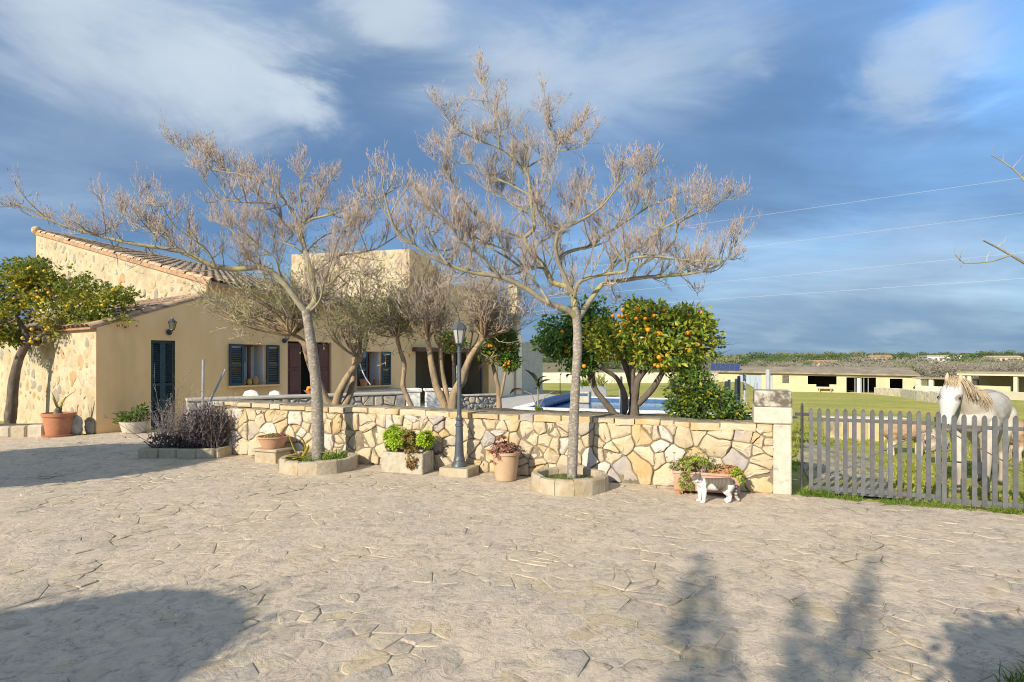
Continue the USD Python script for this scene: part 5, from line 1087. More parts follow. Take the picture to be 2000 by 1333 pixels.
# things on the window sills and on the terrace
def jar(p, r, h, mat, label, name='clay_jar', cat='jar'):
    return lone(name, MB().lathe([(0, 0), (r * .6, 0), (r, h * .35), (r * .95, h * .6), (r * .55, h * .85), (r * .65, h), (r * .5, h), (0, h * .9)], p, 14), mat, label, cat, smooth=50)
JARY = surf('jar_yellow_glaze', (.45, .28, .06), (.52, .34, .09), scale=5, rough=.4, bump=.1)
jar(HW(3.66, .02, .98), .07, .17, JARY, 'yellow glazed clay jar in the middle of the left window sill')
jar(HW(3.84, .02, .98), .085, .24, surf('jar_orange_clay', (.42, .21, .08), (.48, .26, .11), scale=5, bump=.1), 'larger orange clay jar at the right of the left window sill')
jar(HW(3.50, .02, .98), .05, .12, TERRA, 'small brown clay jar at the left of the left window sill')
t = Thing('sill_pot', 'terracotta pot with a dark plant beside the right window', 'plant pot', tuple(HW(7.62, -.20, .80))); t.part('pot', MB().lathe([(0, 0), (.10, 0), (.135, .2), (.145, .2), (.145, .24), (.12, .24), (0, .2)], n=16), TERRA, smooth=50); t.part('plant', clump((0, 0, .25), .12, 16, .07, 8, 20), PLUM, kind='stuff')
t = Thing('sill_pot', 'small terracotta pot on the sill inside the right window', 'plant pot', tuple(HW(8.42, .06, .80))); t.part('pot', MB().lathe([(0, 0), (.07, 0), (.09, .17), (.10, .17), (.10, .2), (.08, .2), (0, .17)], n=16), TERRA, smooth=50)
t = Thing('sill_shelf', 'grey stone bench under the right window', 'bench', tuple(HW(8.2, -.25, 0)), HA); t.part('slab', MB().box((0, 0, .62), (2.3, .42, .10), bev=.01), GREYSTONE[1]); t.part('support', MB().box((0, .05, .285), (2.1, .3, .57), bev=.01), GREYSTONE[1])

# terrace: paving, bench wall, white posts, grey stone parapet
TERR = surf('terrace_floor', (.40, .38, .35), (.48, .46, .42), scale=3, bump=.3, bscale=20)
a_, b_ = HW(0.4, -.02, 0), HW(20, -.02, 0)
v2, f2 = trimesh.creation.triangulate_polygon(Polygon([(-5.2, 10.4), (-1.2, 8.95), (1.2, 8.6), (2.2, 17.6), (2.6, 24), (b_[0], b_[1]), (-6.2, 16.6), (-7.0, 15.2), (-5.6, 12.3)]), engine='earcut')
lone('terrace', (np.column_stack([v2, np.full(len(v2), -.004)]), f2), TERR, kind='structure')
def low_wall(name, label, A, B, th, h, mats, cap, seed, n, cat='wall', capm=None):
    A, B = np.asarray(A), np.asarray(B); L = np.linalg.norm(B - A); t = Thing(name, label, cat, (*A, 0), facing(B - A)); rngw = np.random.default_rng(seed)
    t.part('core', MB().box((L / 2, th / 2 + .03, (h - cap) / 2), (L, th - .04, h - cap)), TERR)
    ar = sbox(0, 0, L, h - cap - .01)
    for p in cells(ar, relaxed(ar, n, seed, it=1), .012, seed): v, f = stone(p, .05, .015, rngw.normal(.005, .006), rngw, tilt=.04); t.part('stone', (stand(v), f), mats[rngw.integers(len(mats))], smooth=40)
    t.part('coping', MB().box((L / 2, th / 2, h - cap / 2), (L + .04, th + .06, cap), bev=.015), capm or GREYSTONE[1]); return t
COPE = surf('terrace_coping', (.40, .37, .31), (.48, .44, .37), scale=4, bump=.3)
low_wall('terrace_wall', 'long low dark stone bench wall with pale coping on the terrace', (-6.9, 12.1), (-2.78, 14.8), .42, .80, GREYSTONE, .06, 5, 90, capm=COPE)
low_wall('terrace_parapet', 'short grey stone parapet in front of the dark porch', (-1.62, 15.0), (-.32, 15.6), .34, .70, GREYSTONE, .04, 6, 60)
def white_post(label, c):
    t = Thing('white_gatepost', label, 'gatepost', (*c, 0), .35); t.part('shaft', MB().box((0, 0, .40), (.34, .34, .80), bev=.01), WHITEPAINT); t.part('cap', MB().box((0, 0, .845), (.42, .42, .09), bev=.015), WHITEPAINT); return t
white_post('white capped masonry gatepost left of the terrace opening', P(806, 800, 14.9)[:2]); 
t = Thing('white_gatepost', 'wider white block gatepost right of the terrace opening', 'gatepost', (*P(856, 800, 14.9)[:2], 0), .3); t.part('cap', MB().box((0, 0, .855), (.74, .40, .07), bev=.012), WHITEPAINT)
for k in range(3): t.part('block', MB().box((0, 0, .135 + k * .272), (.66, .34, .268), bev=.012), WHITEPAINT)
# table with a basket of oranges, two pale chairs
tp = P(585, 800, 13.9)[:2] + [0, .6]
t = Thing('garden_table', 'white round garden table holding a bowl of oranges', 'table', (*tp, 0)); t.part('tabletop', MB().lathe([(0, .70), (.52, .70), (.54, .715), (.52, .73), (0, .73)], n=24), WHITEPAINT, smooth=40); t.part('pedestal', MB().lathe([(0, 0), (.25, 0), (.22, .03), (.05, .08), (.05, .68), (.12, .70)], n=12), WHITEPAINT, smooth=40)
t = Thing('orange_bowl', 'reddish bowl heaped with oranges on the garden table', 'bowl', (tp[0] + .10, tp[1], .73)); t.part('bowl', MB().lathe([(0, 0), (.09, 0), (.10, .02), (.20, .12), (.215, .13), (.19, .12), (0, .06)], n=18), TERRA, smooth=50)
ro = np.random.default_rng(2)
for k in range(17): a = k * 2.4; q = .16 * math.sqrt((k % 9) / 9); t.part('orange', MB().ball((q * math.cos(a), q * math.sin(a), .14 + (.055 if k >= 9 else 0)), .045, 1), ORANGE, smooth=True)
def chair(label, c, rz):
    t = Thing('terrace_chair', label, 'chair', (*c, 0), rz); CH = surf('chair_cushion_print', (.62, .58, .54), (.66, .62, .58), scale=3, c3=(.45, .10, .10), s3=16, a3=.36) if '/World/Looks/chair_cushion_print' not in str(stage.GetPrimAtPath('/World/Looks/chair_cushion_print').GetPath()) else '/World/Looks/chair_cushion_print'
    t.part('seat', MB().box((0, 0, .45), (.46, .44, .05), bev=.02), WHITEPAINT)
    t.part('backrest', slab_xz(Polygon([(-.25, .48), (.25, .48), (.24, .72), (.16, .84), (0, .88), (-.16, .84), (-.24, .72)]), .20, .25), CH)
    for x in (-.2, .2):
        for y in (-.19, .19): t.part('leg', MB().tube([(x, y, 0), (x * .95, y * .95, .44)], .016, 6), WHITEPAINT)
chair('pale printed chair back just left of the bare tree trunk, beside the orange bowl', tp + [-.55, -.25], 2.6); chair('pale printed chair back standing alone left of the garden table', tp + [-1.35, .1], 2.9)
# blue lantern on a bracket pole
lb_ = P(707, 690, 11.5)
t = Thing('hanging_lantern', 'blue glass lantern hanging before the right window', 'lantern', tuple(lb_)); t.part('glass_body', MB().lathe([(.06, -.11), (.085, -.06), (.085, .04), (.05, .07)], n=8), surf('blue_lantern_glass', (.13, .26, .34), (.18, .33, .40), scale=3, rough=.2, bump=0), smooth=40); t.part('cap', MB().lathe([(.10, .06), (.05, .11), (.015, .13), (0, .14)], n=8), LAMP); t.part('base', MB().lathe([(0, -.125), (.07, -.125), (.07, -.105), (0, -.105)], n=8), LAMP)
t.part('chain', MB().tube([(0, 0, .13), (0, 0, .45)], .006, 4), IRON)
lone('rope', MB().tube(spline([P(699, 672, 11.6), P(702, 705, 11.6), P(714, 738, 11.6), P(724, 752, 11.6)], 10), .012, 5), WHITEPAINT, 'pale rope slung diagonally in front of the right window', 'rope', smooth=True)

# banana-like plant and small plants by the pool
t = Thing('broadleaf_plant', 'grey green broad leaved plant on a thin stem by the pool corner', 'plant', tuple(P(1050, 806, 10.5)))
BROAD = leafy('broad_grey_leaf', [(.07, .10, .05), (.11, .14, .07)], transl=.25); OCHR = leafy('ochre_leaf', [(.30, .19, .05), (.24, .12, .05)], transl=.25)
t.part('stem', MB().tube([P(1050, 806, 10.5), P(1051, 770, 10.5), P(1048, 745, 10.5)], [.02, .015, .01], 6).tube([P(1050, 800, 10.5), P(1038, 770, 10.5), P(1020, 762, 10.5)], .008, 5).tube([P(1050, 800, 10.5), P(1064, 775, 10.5), P(1080, 765, 10.4)], .008, 5), BARK_TAN, world=True)
for pts, w, m in (([(1048, 748), (1040, 735), (1026, 722)], .07, BROAD), ([(1048, 752), (1045, 735), (1035, 728)], .07, BROAD), ([(1050, 762), (1062, 745), (1075, 742)], .06, BROAD), ([(1020, 762), (1008, 762), (996, 770)], .05, OCHR), ([(1080, 765), (1090, 768), (1100, 775)], .03, OCHR), ([(1050, 760), (1056, 738), (1066, 735)], .05, BROAD)): mb = MB(); strap(mb, [P(x, y, 10.5 - .05 * i) for i, (x, y) in enumerate(pts)], w, .01); t.part('leaf', mb, m, smooth=True, world=True)
t.part('basal_leaves', clump(P(1050, 805, 10.4), .10, 14, .10, 8, 33), GRASS, kind='stuff', world=True)

# ------------------------------------------------------------------ swimming pool
PB = np.array([2.25, 23.1]); pr_ = np.array([.95, -.316]); pr_ /= np.linalg.norm(pr_); pn_ = np.array([-pr_[1] * -1, 0]) * 0 + np.array([pr_[1], -pr_[0]])
def pool_material():
    N = {'g': ('geometry', {}), 'n': ('noise_texture', dict(scale=2.2, detail=4.0)), 'b': ('bump', dict(strength=.12, distance=.05)), 'p': ('principled_bsdf', dict(base_color=(.035, .12, .235), roughness=.06, specular_ior_level=.5)), 'm': ('mapping', dict(scale=(1, 2.2, 1)))}
    return usdkit.material(stage, '/World/Looks/pool_water', N, [('g.position', 'm.vector'), ('m.vector', 'n.vector'), ('n.fac', 'b.height'), ('b.normal', 'p.normal')], surface='p.BSDF')
pang = facing(pr_)
pool = Thing('swimming_pool', 'blue swimming pool with white stone coping beyond the orange trees', 'pool', (*PB, 0), pang)
W_, H_ = 6.3, 5.4
pool.part('water', (np.array([[0, 0, .03], [W_, 0, .03], [W_, -H_, .03], [0, -H_, .03]]), np.array([[0, 3, 2, 1]])), pool_material())
BLUETILE = surf('pool_tile', (.045, .10, .22), (.07, .14, .27), scale=5, rough=.3, bump=0)
pool.part('tile_band', MB().box((W_ / 2, .02, .06), (W_, .04, .14)).box((-.02, -H_ / 2, .06), (.04, H_, .14)).box((W_ / 2, -H_ - .02, .06), (W_, .04, .14)), BLUETILE)
def coping_run(a, b, wid):
    a, b = np.array(a, float), np.array(b, float); L = np.linalg.norm(b - a); n = max(1, int(L / .6)); u = (b - a) / L; rz = math.atan2(u[1], u[0])
    for k in range(n): c = a + u * L * (k + .5) / n; pool.part('coping_slab', MB().box((c[0], c[1], .135), (L / n - .008, wid, .05), rz, bev=.008), WHITEPAINT)
coping_run((-.4, .25), (W_ + .4, .25), .42); coping_run((-.25, .04), (-.25, -H_ - .04), .42); coping_run((-.4, -H_ - .25), (W_ + .4, -H_ - .25), .42)
pool.part('surround', MB().box((W_ / 2, .25, .05), (W_ + .9, .44, .115)).box((-.25, -H_ / 2, .05), (.42, H_ - .06, .114)).box((W_ / 2, -H_ - .25, .05), (W_ + .9, .44, .113)), COPE)
t = Thing('pool_cover_roll', 'rolled dark blue bubble cover lying along the left side of the pool', 'pool cover', (*(PB + pn_ * 2.6 - pr_ * -.15), .18), pang); t.part('roll', MB().tube([(0.05, -2.3, 0), (0.02, 0, .02), (0.05, 2.3, 0)], .17, 14), surf('blue_cover', (.03, .06, .15), (.05, .085, .19), scale=4, rough=.4, bump=.2), smooth=40)
t = Thing('pool_step_block', 'pale block with dark slot at the far edge of the pool', 'block', (*P(1140, 795, 21.5)[:2], .05), pang); t.part('body', MB().box((0, 0, .2), (.5, .5, .42), bev=.02), GREYSTONE[1]); t.part('slot', MB().box((0, -.252, .30), (.4, .012, .1)), BLUETILE)
for px, lab, h in ((1142, 'grey square planter with round green plant at the far poolside, left one', .35), (1167, 'grey square planter with spiky palm at the far poolside, right one', .55)):
    c = P(px, 760, 25.5)[:2]; t = Thing('poolside_planter', lab, 'planter', (*c, 0), .2); t.part('box', MB().box((0, 0, .24), (.62, .6, .5), bev=.015), surf('grey_planter', (.30, .31, .34), (.35, .36, .39), scale=4) if px < 1150 else '/World/Looks/grey_planter')
    mb = MB(); rq = np.random.default_rng(px); tuft(mb, (0, 0, .48), 90, h * 1.6, .5, rq, .02); t.part('plant', mb, OLIVE_LEAF if px > 1150 else GRASS, kind='stuff')
POSTM = surf('zinc_post', (.33, .335, .34), (.42, .425, .43), scale=8, rough=.5, bump=.1, spec=.45)
# pool fence posts
for px, y0, y1, d, lab in ((1213, 815, 738, 8.25, 'galvanised fence post in front of the sunlit orange tree'), (893, 800, 716, 11.0, 'pale post hidden just left of the lamp post'), (1094, 775, 735, 30.0, 'thin dark fence post beyond the pool, left of the pale trunk')):
    lone('fence_post', MB().tube([P(px, y0, d), P(px, y1, d)], .022, 8).ball(P(px, y1, d), .022, 1), POSTM if d < 20 else IRON, lab, 'post', smooth=40)
fpx = [(1418, 745, 9.8, 'darkest'), (1424, 742, 9.8, 0), (1436, 740, 9.6, 0), (1443, 735, 9.2, 0), (1454, 731, 8.8, 0), (1500, 722, 17.0, 0), (1476, 748, 8.0, 0)]
lab = ['leftmost slim fence post emerging from the bush', 'second fence post from the left over the bush', 'third fence post, slightly tilted, over the bush', 'pale white fence post over the right of the bush', 'tall grey fence post left of the gate pillar', 'thick grey post standing before the blue stable doors', 'short fence post touching the gate pillar']
for (px, yt, d, _), l in zip(fpx, lab): lone('fence_post', MB().tube([P(px, 806 if d < 12 else 800, d), P(px + (2 if d == 9.6 else 0), yt, d)], .026 if d < 12 else .07, 8), (POSTM, STEEL2)[px % 2], l, 'post', smooth=40)
# grass strip along the gate, weeds by the pillar
rg = np.random.default_rng(8); mb = MB()
for k in range(420):
    s = rg.uniform(-.02, 2.6); off = rg.uniform(.02, .20); 
    if fbm(np.array([s * 3.1, off * 5, 2.0]), 3, 2) < .47: continue
    c = GATE0 + GU * s + GN * off; tuft(mb, (c[0], c[1], -.01), 9, rg.uniform(.04, .10), .06, rg, .004)
for k in range(60):
    c = GATE0 + GU * rg.uniform(-.08, .22) + GN * rg.uniform(-.02, .14); tuft(mb, (c[0], c[1], -.01), 10, rg.uniform(.07, .15), .06, rg, .005)
lone('gate_grass', mb, GRASS, 'strip of bright grass and weeds along the foot of the gate', 'grass', kind='stuff')
mb = MB()
for k in range(17): c = G(rg.uniform(1975, 2090), rg.uniform(1300, 1350))[:2]; tuft(mb, (c[0], c[1], -.01), 16, rg.uniform(.07, .15), .1, rg, .004)
lone('corner_grass', mb, GRASS, 'small green grass tuft at the bottom right corner', 'grass', kind='stuff')
# ------------------------------------------------------------------ animals: bones with a radius at each joint, joined into one smooth skin
def skin(bones, edge=.02, rounds=12, lam=.5):
    parts = []
    def sph(c, r): return manifold3d.Manifold.sphere(r, 18).translate(tuple(map(float, c)))
    for chain in bones:
        for (a, ra), (b, rb) in zip(chain[:-1], chain[1:]): parts.append(manifold3d.Manifold.batch_hull([sph(a, ra), sph(b, rb)]))
    m = manifold3d.Manifold.batch_boolean(parts, manifold3d.OpType.Add).refine_to_length(edge).to_mesh()
    tm = trimesh.Trimesh(np.array(m.vert_properties)[:, :3], np.array(m.tri_verts), process=True)
    tm.merge_vertices(); trimesh.smoothing.filter_taubin(tm, lamb=lam, nu=lam + .03, iterations=rounds); return tm
def coat(name, rough=.8, bscale=90, bump=.35, dist=.006):
    N = {'a': ('attribute', dict(attribute='tone')), 'g': ('geometry', {}), 'n': ('noise_texture', dict(scale=bscale, detail=4.0, roughness=.7)), 'b': ('bump', dict(strength=bump, distance=dist)), 'p': ('principled_bsdf', dict(roughness=rough, specular_ior_level=.2))}
    return usdkit.material(stage, '/World/Looks/' + name, N, [('a.color', 'p.base_color'), ('g.position', 'n.vector'), ('n.fac', 'b.height'), ('b.normal', 'p.normal')], surface='p.BSDF')
FUR, WOOL, HIDE = coat('cat_fur', bscale=160, dist=.004), coat('sheep_wool', rough=.95, bscale=45, bump=.8, dist=.02), coat('horse_hide', rough=.7, bscale=60, bump=.15)
EYE = surf('animal_eye', (.012, .010, .009), (.02, .015, .012), rough=.15, bump=0, spec=.6); EYE_CAT = surf('cat_eye', (.30, .28, .06), (.25, .22, .05), rough=.15, bump=0, spec=.6)
NOSE = surf('pink_nose', (.45, .22, .19), (.5, .26, .22), rough=.5, bump=0)
def mixc(a, b, t): t = np.asarray(t)[:, None]; return np.asarray(a) * (1 - t) + np.asarray(b) * t

# ---- cat, standing side-on before the planter, head turned to the camera
s2 = lambda f: [f(1), f(-1)]
cat_b = [[((-.175, 0, .212), .066), ((-.09, 0, .205), .068), ((0, 0, .202), .070), ((.10, 0, .208), .066), ((.155, .004, .232), .052), ((.188, .012, .276), .052)],
         [((.188, .012, .278), .052), ((.205, .050, .266), .030), ((.207, .060, .258), .021)], [((.175, .03, .265), .042), ((.215, .02, .268), .040)],
         [((.19, -.022, .305), .018), ((.193, -.030, .335), .004)], [((.165, .022, .306), .018), ((.160, .026, .337), .004)],
         [((-.225, 0, .235), .022), ((-.252, -.004, .185), .020), ((-.258, -.006, .11), .019), ((-.266, .0, .055), .018), ((-.288, .006, .03), .014)]]
for s in (1, -1):
    o = .02 if s < 0 else 0
    cat_b += [[((.115 + o, .034 * s, .185), .040), ((.118 + o, .036 * s, .105), .026), ((.120 + o, .036 * s, .045), .020), ((.122 + o, .036 * s, .018), .019), ((.145 + o, .038 * s, .014), .017)],
              [((-.165, .036 * s, .195), .062), ((-.135 - o, .042 * s, .135), .044), ((-.175 - o, .040 * s, .080), .025), ((-.170 - o, .040 * s, .030), .020), ((-.142 - o, .041 * s, .014), .018)]]
tm = skin(cat_b, .009, 10); v = np.array(tm.vertices); v[:, 2] -= v[:, 2].min(); x, y, z = v.T
nz = fbm(v * 13, 3, 5) - .5; grey = sstep(z - (.168 + .045 * np.sin((x + .02) * 26) + .05 * nz), -.006, .010) * sstep(.10 - x + .05 * nz, -.008, .01)
grey *= 1 - sstep(-(np.hypot(x + .185, z - .19) - .055 + .02 * nz), -.006, .006) * (z < .215)
head = sstep(x, .145, .16) * sstep(z - (.250 + .35 * np.maximum(0, y - .03) + .9 * np.maximum(0, .012 - np.abs(x - .206)) + .01 * nz), -.004, .008); tail = (x < -.235) & (z < .235)
stripe = .5 + .5 * np.sin(x * 150 + z * 60 + nz * 9); g = np.clip(grey + head, 0, 1); g = np.where(tail, .35 + .65 * (np.sin(z * 170) > -.2), g)
col = mixc((.62, .60, .565), (.155, .13, .10), g); col *= (1 - .30 * g * stripe)[:, None]; col = np.where((tail & (z < .05))[:, None], (.6, .55, .5), col)
cp = np.array([(1393 - 1000) / FPX * 6.44, 6.44])
cat = Thing('cat', 'white cat with grey tabby back standing side on before the long planter', 'cat', (*cp, .0), math.radians(182))
coated(cat.path + '/body', v, np.array(tm.faces), FUR, col)
zf = -.002
for dx, dy in ((.178, .058), (.218, .048)): cat.part('eye', MB().ball((dx, dy, .276), .0075, 1), EYE_CAT, smooth=True)
cat.part('nose', MB().ball((.208, .078, .258), .006, 1), NOSE, smooth=True)
rw = np.random.default_rng(1); p, r = shoots(np.tile([[.207, .07, .252]], (10, 1)), np.column_stack([np.where(np.arange(10) % 2, 1, -1), np.full(10, .4), rw.normal(0, .15, 10)]), np.full(10, .045), np.full(10, .0005), rw, 4, .1, 0); cat.part('whiskers', MB().add(*tubes(p, r, 3)), WHITEPAINT, kind='stuff')

# ---- white horse looking over the gate
head_ = P(1853, 760, 7.45)[:2]; los = head_ / np.linalg.norm(head_); rt_ = np.array([los[1], -los[0]]); back = los * math.cos(.20) + rt_ * math.sin(.20); hp = head_ + back * 1.06 + np.array([-back[1], back[0]]) * -.14; hz = float(terrain(hp[0], hp[1]))
hb = [[((-.62, 0, 1.13), .275), ((-.25, 0, 1.10), .275), ((.08, 0, 1.06), .285), ((.42, 0, 1.07), .255), ((.56, -.01, 1.04), .20)],
      [((-.74, 0, 1.10), .20), ((-.62, 0, 1.13), .27)], [((.30, 0, 1.24), .13), ((.5, 0, 1.22), .14), ((.72, -.05, 1.36), .125), ((.90, -.10, 1.475), .10)], [((.45, 0, 1.08), .22), ((.66, -.03, 1.25), .165), ((.86, -.09, 1.40), .12)],
      [((.93, -.11, 1.475), .095), ((.985, -.13, 1.39), .128), ((1.04, -.14, 1.29), .118), ((1.095, -.15, 1.13), .078), ((1.125, -.155, 1.00), .064), ((1.13, -.155, .945), .060)],
      [((.93, -.12, 1.33), .085), ((1.02, -.14, 1.20), .06), ((1.10, -.15, .98), .042)]]
for s in (1, -1):
    hb += [[((.42, .13 * s, .98), .16), ((.43, .16 * s, .78), .095), ((.45, .145 * s, .50), .058), ((.45, .145 * s, .42), .055), ((.44, .14 * s, .20), .036), ((.44, .14 * s, .13), .042), ((.47, .14 * s, .05), .05)],
           [((-.62, .13 * s, 1.02), .20), ((-.50, .16 * s, .80), .125), ((-.70, .14 * s, .55), .066), ((-.75, .14 * s, .48), .055), ((-.71, .14 * s, .22), .040), ((-.71, .14 * s, .14), .045), ((-.67, .14 * s, .05), .05)],
           [((.93, -.11 + .062 * s, 1.52), .036), ((.945, -.11 + .072 * s, 1.59), .030), ((.94, -.11 + .07 * s, 1.655), .008)]]
tm = skin(hb, .028, 10); v = np.array(tm.vertices); v[:, 2] -= v[:, 2].min(); x, y, z = v.T; nz = fbm(v * 5, 3, 8) - .5
col = mixc((.54, .50, .44), (.42, .35, .27), np.clip(.42 + nz * 2.8 + .5 * (fbm(v * 17, 3, 9) - .5), 0, 1))
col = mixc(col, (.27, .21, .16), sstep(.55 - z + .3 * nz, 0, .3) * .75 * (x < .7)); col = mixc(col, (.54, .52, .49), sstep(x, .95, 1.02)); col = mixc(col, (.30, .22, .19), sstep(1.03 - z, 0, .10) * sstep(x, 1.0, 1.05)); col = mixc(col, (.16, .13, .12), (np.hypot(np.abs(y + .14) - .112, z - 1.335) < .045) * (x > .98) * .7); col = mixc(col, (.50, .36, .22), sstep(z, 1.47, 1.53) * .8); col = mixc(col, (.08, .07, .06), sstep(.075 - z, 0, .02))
horse = Thing('horse', 'white horse with sandy mane looking over the gate', 'horse', (*hp, hz), math.atan2(-back[1], -back[0]))
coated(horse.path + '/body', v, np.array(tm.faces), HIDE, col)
for s in (1, -1):
    horse.part('eye', MB().ball((1.06, -.138 + .108 * s, 1.335), .022, 1), EYE, smooth=True); horse.part('nostril', MB().ball((1.185, -.155 + .036 * s, .985), .016, 1, (1, .8, 1.3)), EYE, smooth=True)
MANE = leafy('mane_sandy', [(.48, .36, .23), (.55, .45, .32), (.44, .31, .18), (.60, .52, .42)], rough=.7, transl=.1)
rm = np.random.default_rng(4); n = 620; u = rm.random(n); crest = np.array([spline([(.32, .0, 1.42), (.52, .0, 1.39), (.70, -.04, 1.48), (.86, -.09, 1.57), (.95, -.11, 1.585)], 60)[int(k * 59)] for k in u])
p, r = shoots(crest + [0, .02, .01] + rm.normal(0, .012, (n, 3)), np.column_stack([rm.normal(0, .15, n), .95 + rm.normal(0, .1, n), rm.normal(-.05, .2, n)]), rm.uniform(.20, .34, n), np.full(n, .0055), rm, 6, .12, -2.6, .4)
horse.part('mane', MB().add(*tubes(p, r, 3)), MANE, kind='stuff')
n = 160; p, r = shoots(np.tile([[.97, -.115, 1.57]], (n, 1)) + rm.normal(0, .025, (n, 3)), np.column_stack([np.full(n, .9), rm.normal(0, .25, n), rm.normal(-.1, .2, n)]), rm.uniform(.08, .17, n), np.full(n, .005), rm, 5, .15, -1.8, .4); horse.part('forelock', MB().add(*tubes(p, r, 3)), MANE, kind='stuff')
n = 420; p, r = shoots(np.tile([[-.93, 0, 1.18]], (n, 1)) + rm.normal(0, .03, (n, 3)), np.column_stack([np.full(n, -.7), rm.normal(.08, .12, n), np.full(n, -.5)]), rm.uniform(.6, .95, n), np.full(n, .007), rm, 7, .12, -2.2, .5); horse.part('tail', MB().add(*tubes(p, r, 3)), MANE, kind='stuff')

# ---- sheep
def sheep(label, c, rz, seed, s=1.0, graze=True, tone=(.40, .27, .17)):
    hd = [((.30, 0, .58), .13), ((.45, 0, .50), .095), ((.54, 0, .32), .07), ((.60, 0, .20), .045)] if graze else [((.30, 0, .60), .13), ((.42, 0, .74), .09), ((.52, 0, .78), .075), ((.62, 0, .72), .045)]
    b = [[((-.30, 0, .56), .20), ((0, 0, .55), .225), ((.26, 0, .56), .19)], hd, [((-.46, 0, .58), .05), ((-.50, 0, .40), .03)]]
    tip = hd[2][0]
    for k in (1, -1):
        b += [[((.22, .09 * k, .45), .08), ((.23, .09 * k, .25), .036), ((.23, .09 * k, .04), .028)], [((-.30, .09 * k, .46), .09), ((-.26, .09 * k, .30), .045), ((-.32, .09 * k, .20), .032), ((-.30, .09 * k, .04), .028)], [(tuple(np.array(tip) + [-.03, .05 * k, .05]), .022), (tuple(np.array(tip) + [-.05, .13 * k, .03]), .016)]]
    tm = skin(b, .03, 6); v = np.array(tm.vertices); v[:, 2] -= v[:, 2].min(); w = sstep(v[:, 2], .28, .36) * (v[:, 0] < .42)
    v += np.array(tm.vertex_normals) * ((fbm(v * 16, 3, seed) - .5) * .055 * w)[:, None]
    col = mixc((.52, .42, .33), tone, w); col *= (.75 + .5 * fbm(v * 6, 3, seed + 2))[:, None]
    z = float(terrain(*c)); t = Thing('sheep', label, 'sheep', (*c, z), rz); coated(t.path + '/body', v * s, np.array(tm.faces), WOOL, col)
    for k in (1, -1): t.part('eye', MB().ball((np.array(tip) + [.045, .058 * k, .02]) * s, .011 * s, 1), EYE, smooth=True)
    return t
sheep('tan woolly sheep grazing in front of the stone trough, left of the horse', (8.05, 11.6), -.15, 3, .98)
sheep('small pale lamb half hidden behind the middle of the gate', (7.75, 10.4), math.radians(215), 5, .72, False, (.46, .38, .30))
sheep('tan woolly sheep grazing right of the horse at the right edge', (9.95, 11.0), .25, 7, 1.0, True, (.42, .27, .17))
# ------------------------------------------------------------------ the field and what lies beyond
STABLE = surf('stable_cream', (.52, .44, .27), (.57, .49, .31), scale=.8, bump=.1, c3=(.47, .40, .25), s3=.5, a3=.4); ROOFCON = surf('stable_roof', (.24, .19, .125), (.36, .29, .20), scale=.5, bump=.3, bscale=4, c3=(.17, .14, .10), s3=.8, a3=.4)
BLUEDOOR = surf('stable_blue_door', (.30, .36, .42), (.36, .42, .48), scale=1, bump=.05); DOORGREY = surf('stable_grey_bars', (.25, .26, .27), (.32, .33, .34), scale=2); CREAMTRIM = surf('cream_trim', (.55, .49, .36), (.60, .54, .40), scale=1)
SL, SR = P(1385, 764.5, 75)[:2], P(1790, 769, 65)[:2]; su = (SR - SL) / np.linalg.norm(SR - SL); SLEN = float(np.linalg.norm(SR - SL)); sz = -2.22
def spos(px, o=SL, u=su): k = (px - 1000) / FPX; return (k * o[1] - o[0]) / (u[0] - k * u[1])
def sh(px, py): s = spos(px); d = (SL + su * s)[1]; return CAM_H + (HOR - py) / FPX * d - sz
st = Thing('stable', 'long low cream stable with open bays and blue doors across the field', 'stable', (*SL, sz), facing(su))
wallp = Polygon([(0, 0), (SLEN, 0), (SLEN, sh(1788, 735)), (0, sh(1390, 727))])
holes = [('window', 1528, 1541, 734, 749), ('bay', 1578, 1634, 735, 751), ('lower_bay', 1594, 1620, 750, 756), ('wide_bay', 1653, 1711, 737.5, 767.5), ('doorway', 1738, 1763, 740, 768.5), ('garage', 1443, 1487, 732, 764), ('side', 1501, 1509, 732, 763)]
H = {}
for nm, a, b, t, bt in holes: H[nm] = (spos(a), spos(b), max(0.02, sh((a + b) / 2, bt)), sh((a + b) / 2, t)); h = H[nm]; wallp = wallp.difference(sbox(h[0], h[2], h[1], h[3]))
st.part('front_wall', slab_xz(wallp, 0, .25) if wallp.geom_type == 'Polygon' else slab_xz(max(wallp.geoms, key=lambda q: q.area), 0, .25), STABLE)
st.part('end_wall', MB().box((SLEN - .13, 3.3, sh(1788, 735) / 2 - .02), (.25, 6.0, sh(1788, 735) - .04)).box((.13, 3.3, 1.3), (.25, 6.0, 2.6)), STABLE)
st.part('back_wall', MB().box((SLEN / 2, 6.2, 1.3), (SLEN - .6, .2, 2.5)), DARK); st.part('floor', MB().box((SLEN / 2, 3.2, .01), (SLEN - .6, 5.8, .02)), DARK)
zl, zr = sh(1390, 727), sh(1788, 735)
rv = np.array([[-.4, -.45, zl], [SLEN + .3, -.45, zr], [SLEN + .3, 6.4, zr + .75], [-.4, 6.4, zl + .55]]); rv = np.vstack([rv, rv + [0, 0, .16]])
st.part('roof', MB().add(rv, [[0, 3, 2, 1], [4, 5, 6, 7], [0, 1, 5, 4], [1, 2, 6, 5], [2, 3, 7, 6], [3, 0, 4, 7]]), ROOFCON)
def fill(nm, hkey, y, mat, g=.03): h = H[hkey]; return st.part(nm, MB().box(((h[0] + h[1]) / 2, y, (h[2] + h[3]) / 2), (h[1] - h[0] - g, .06, h[3] - h[2] - g)), mat)
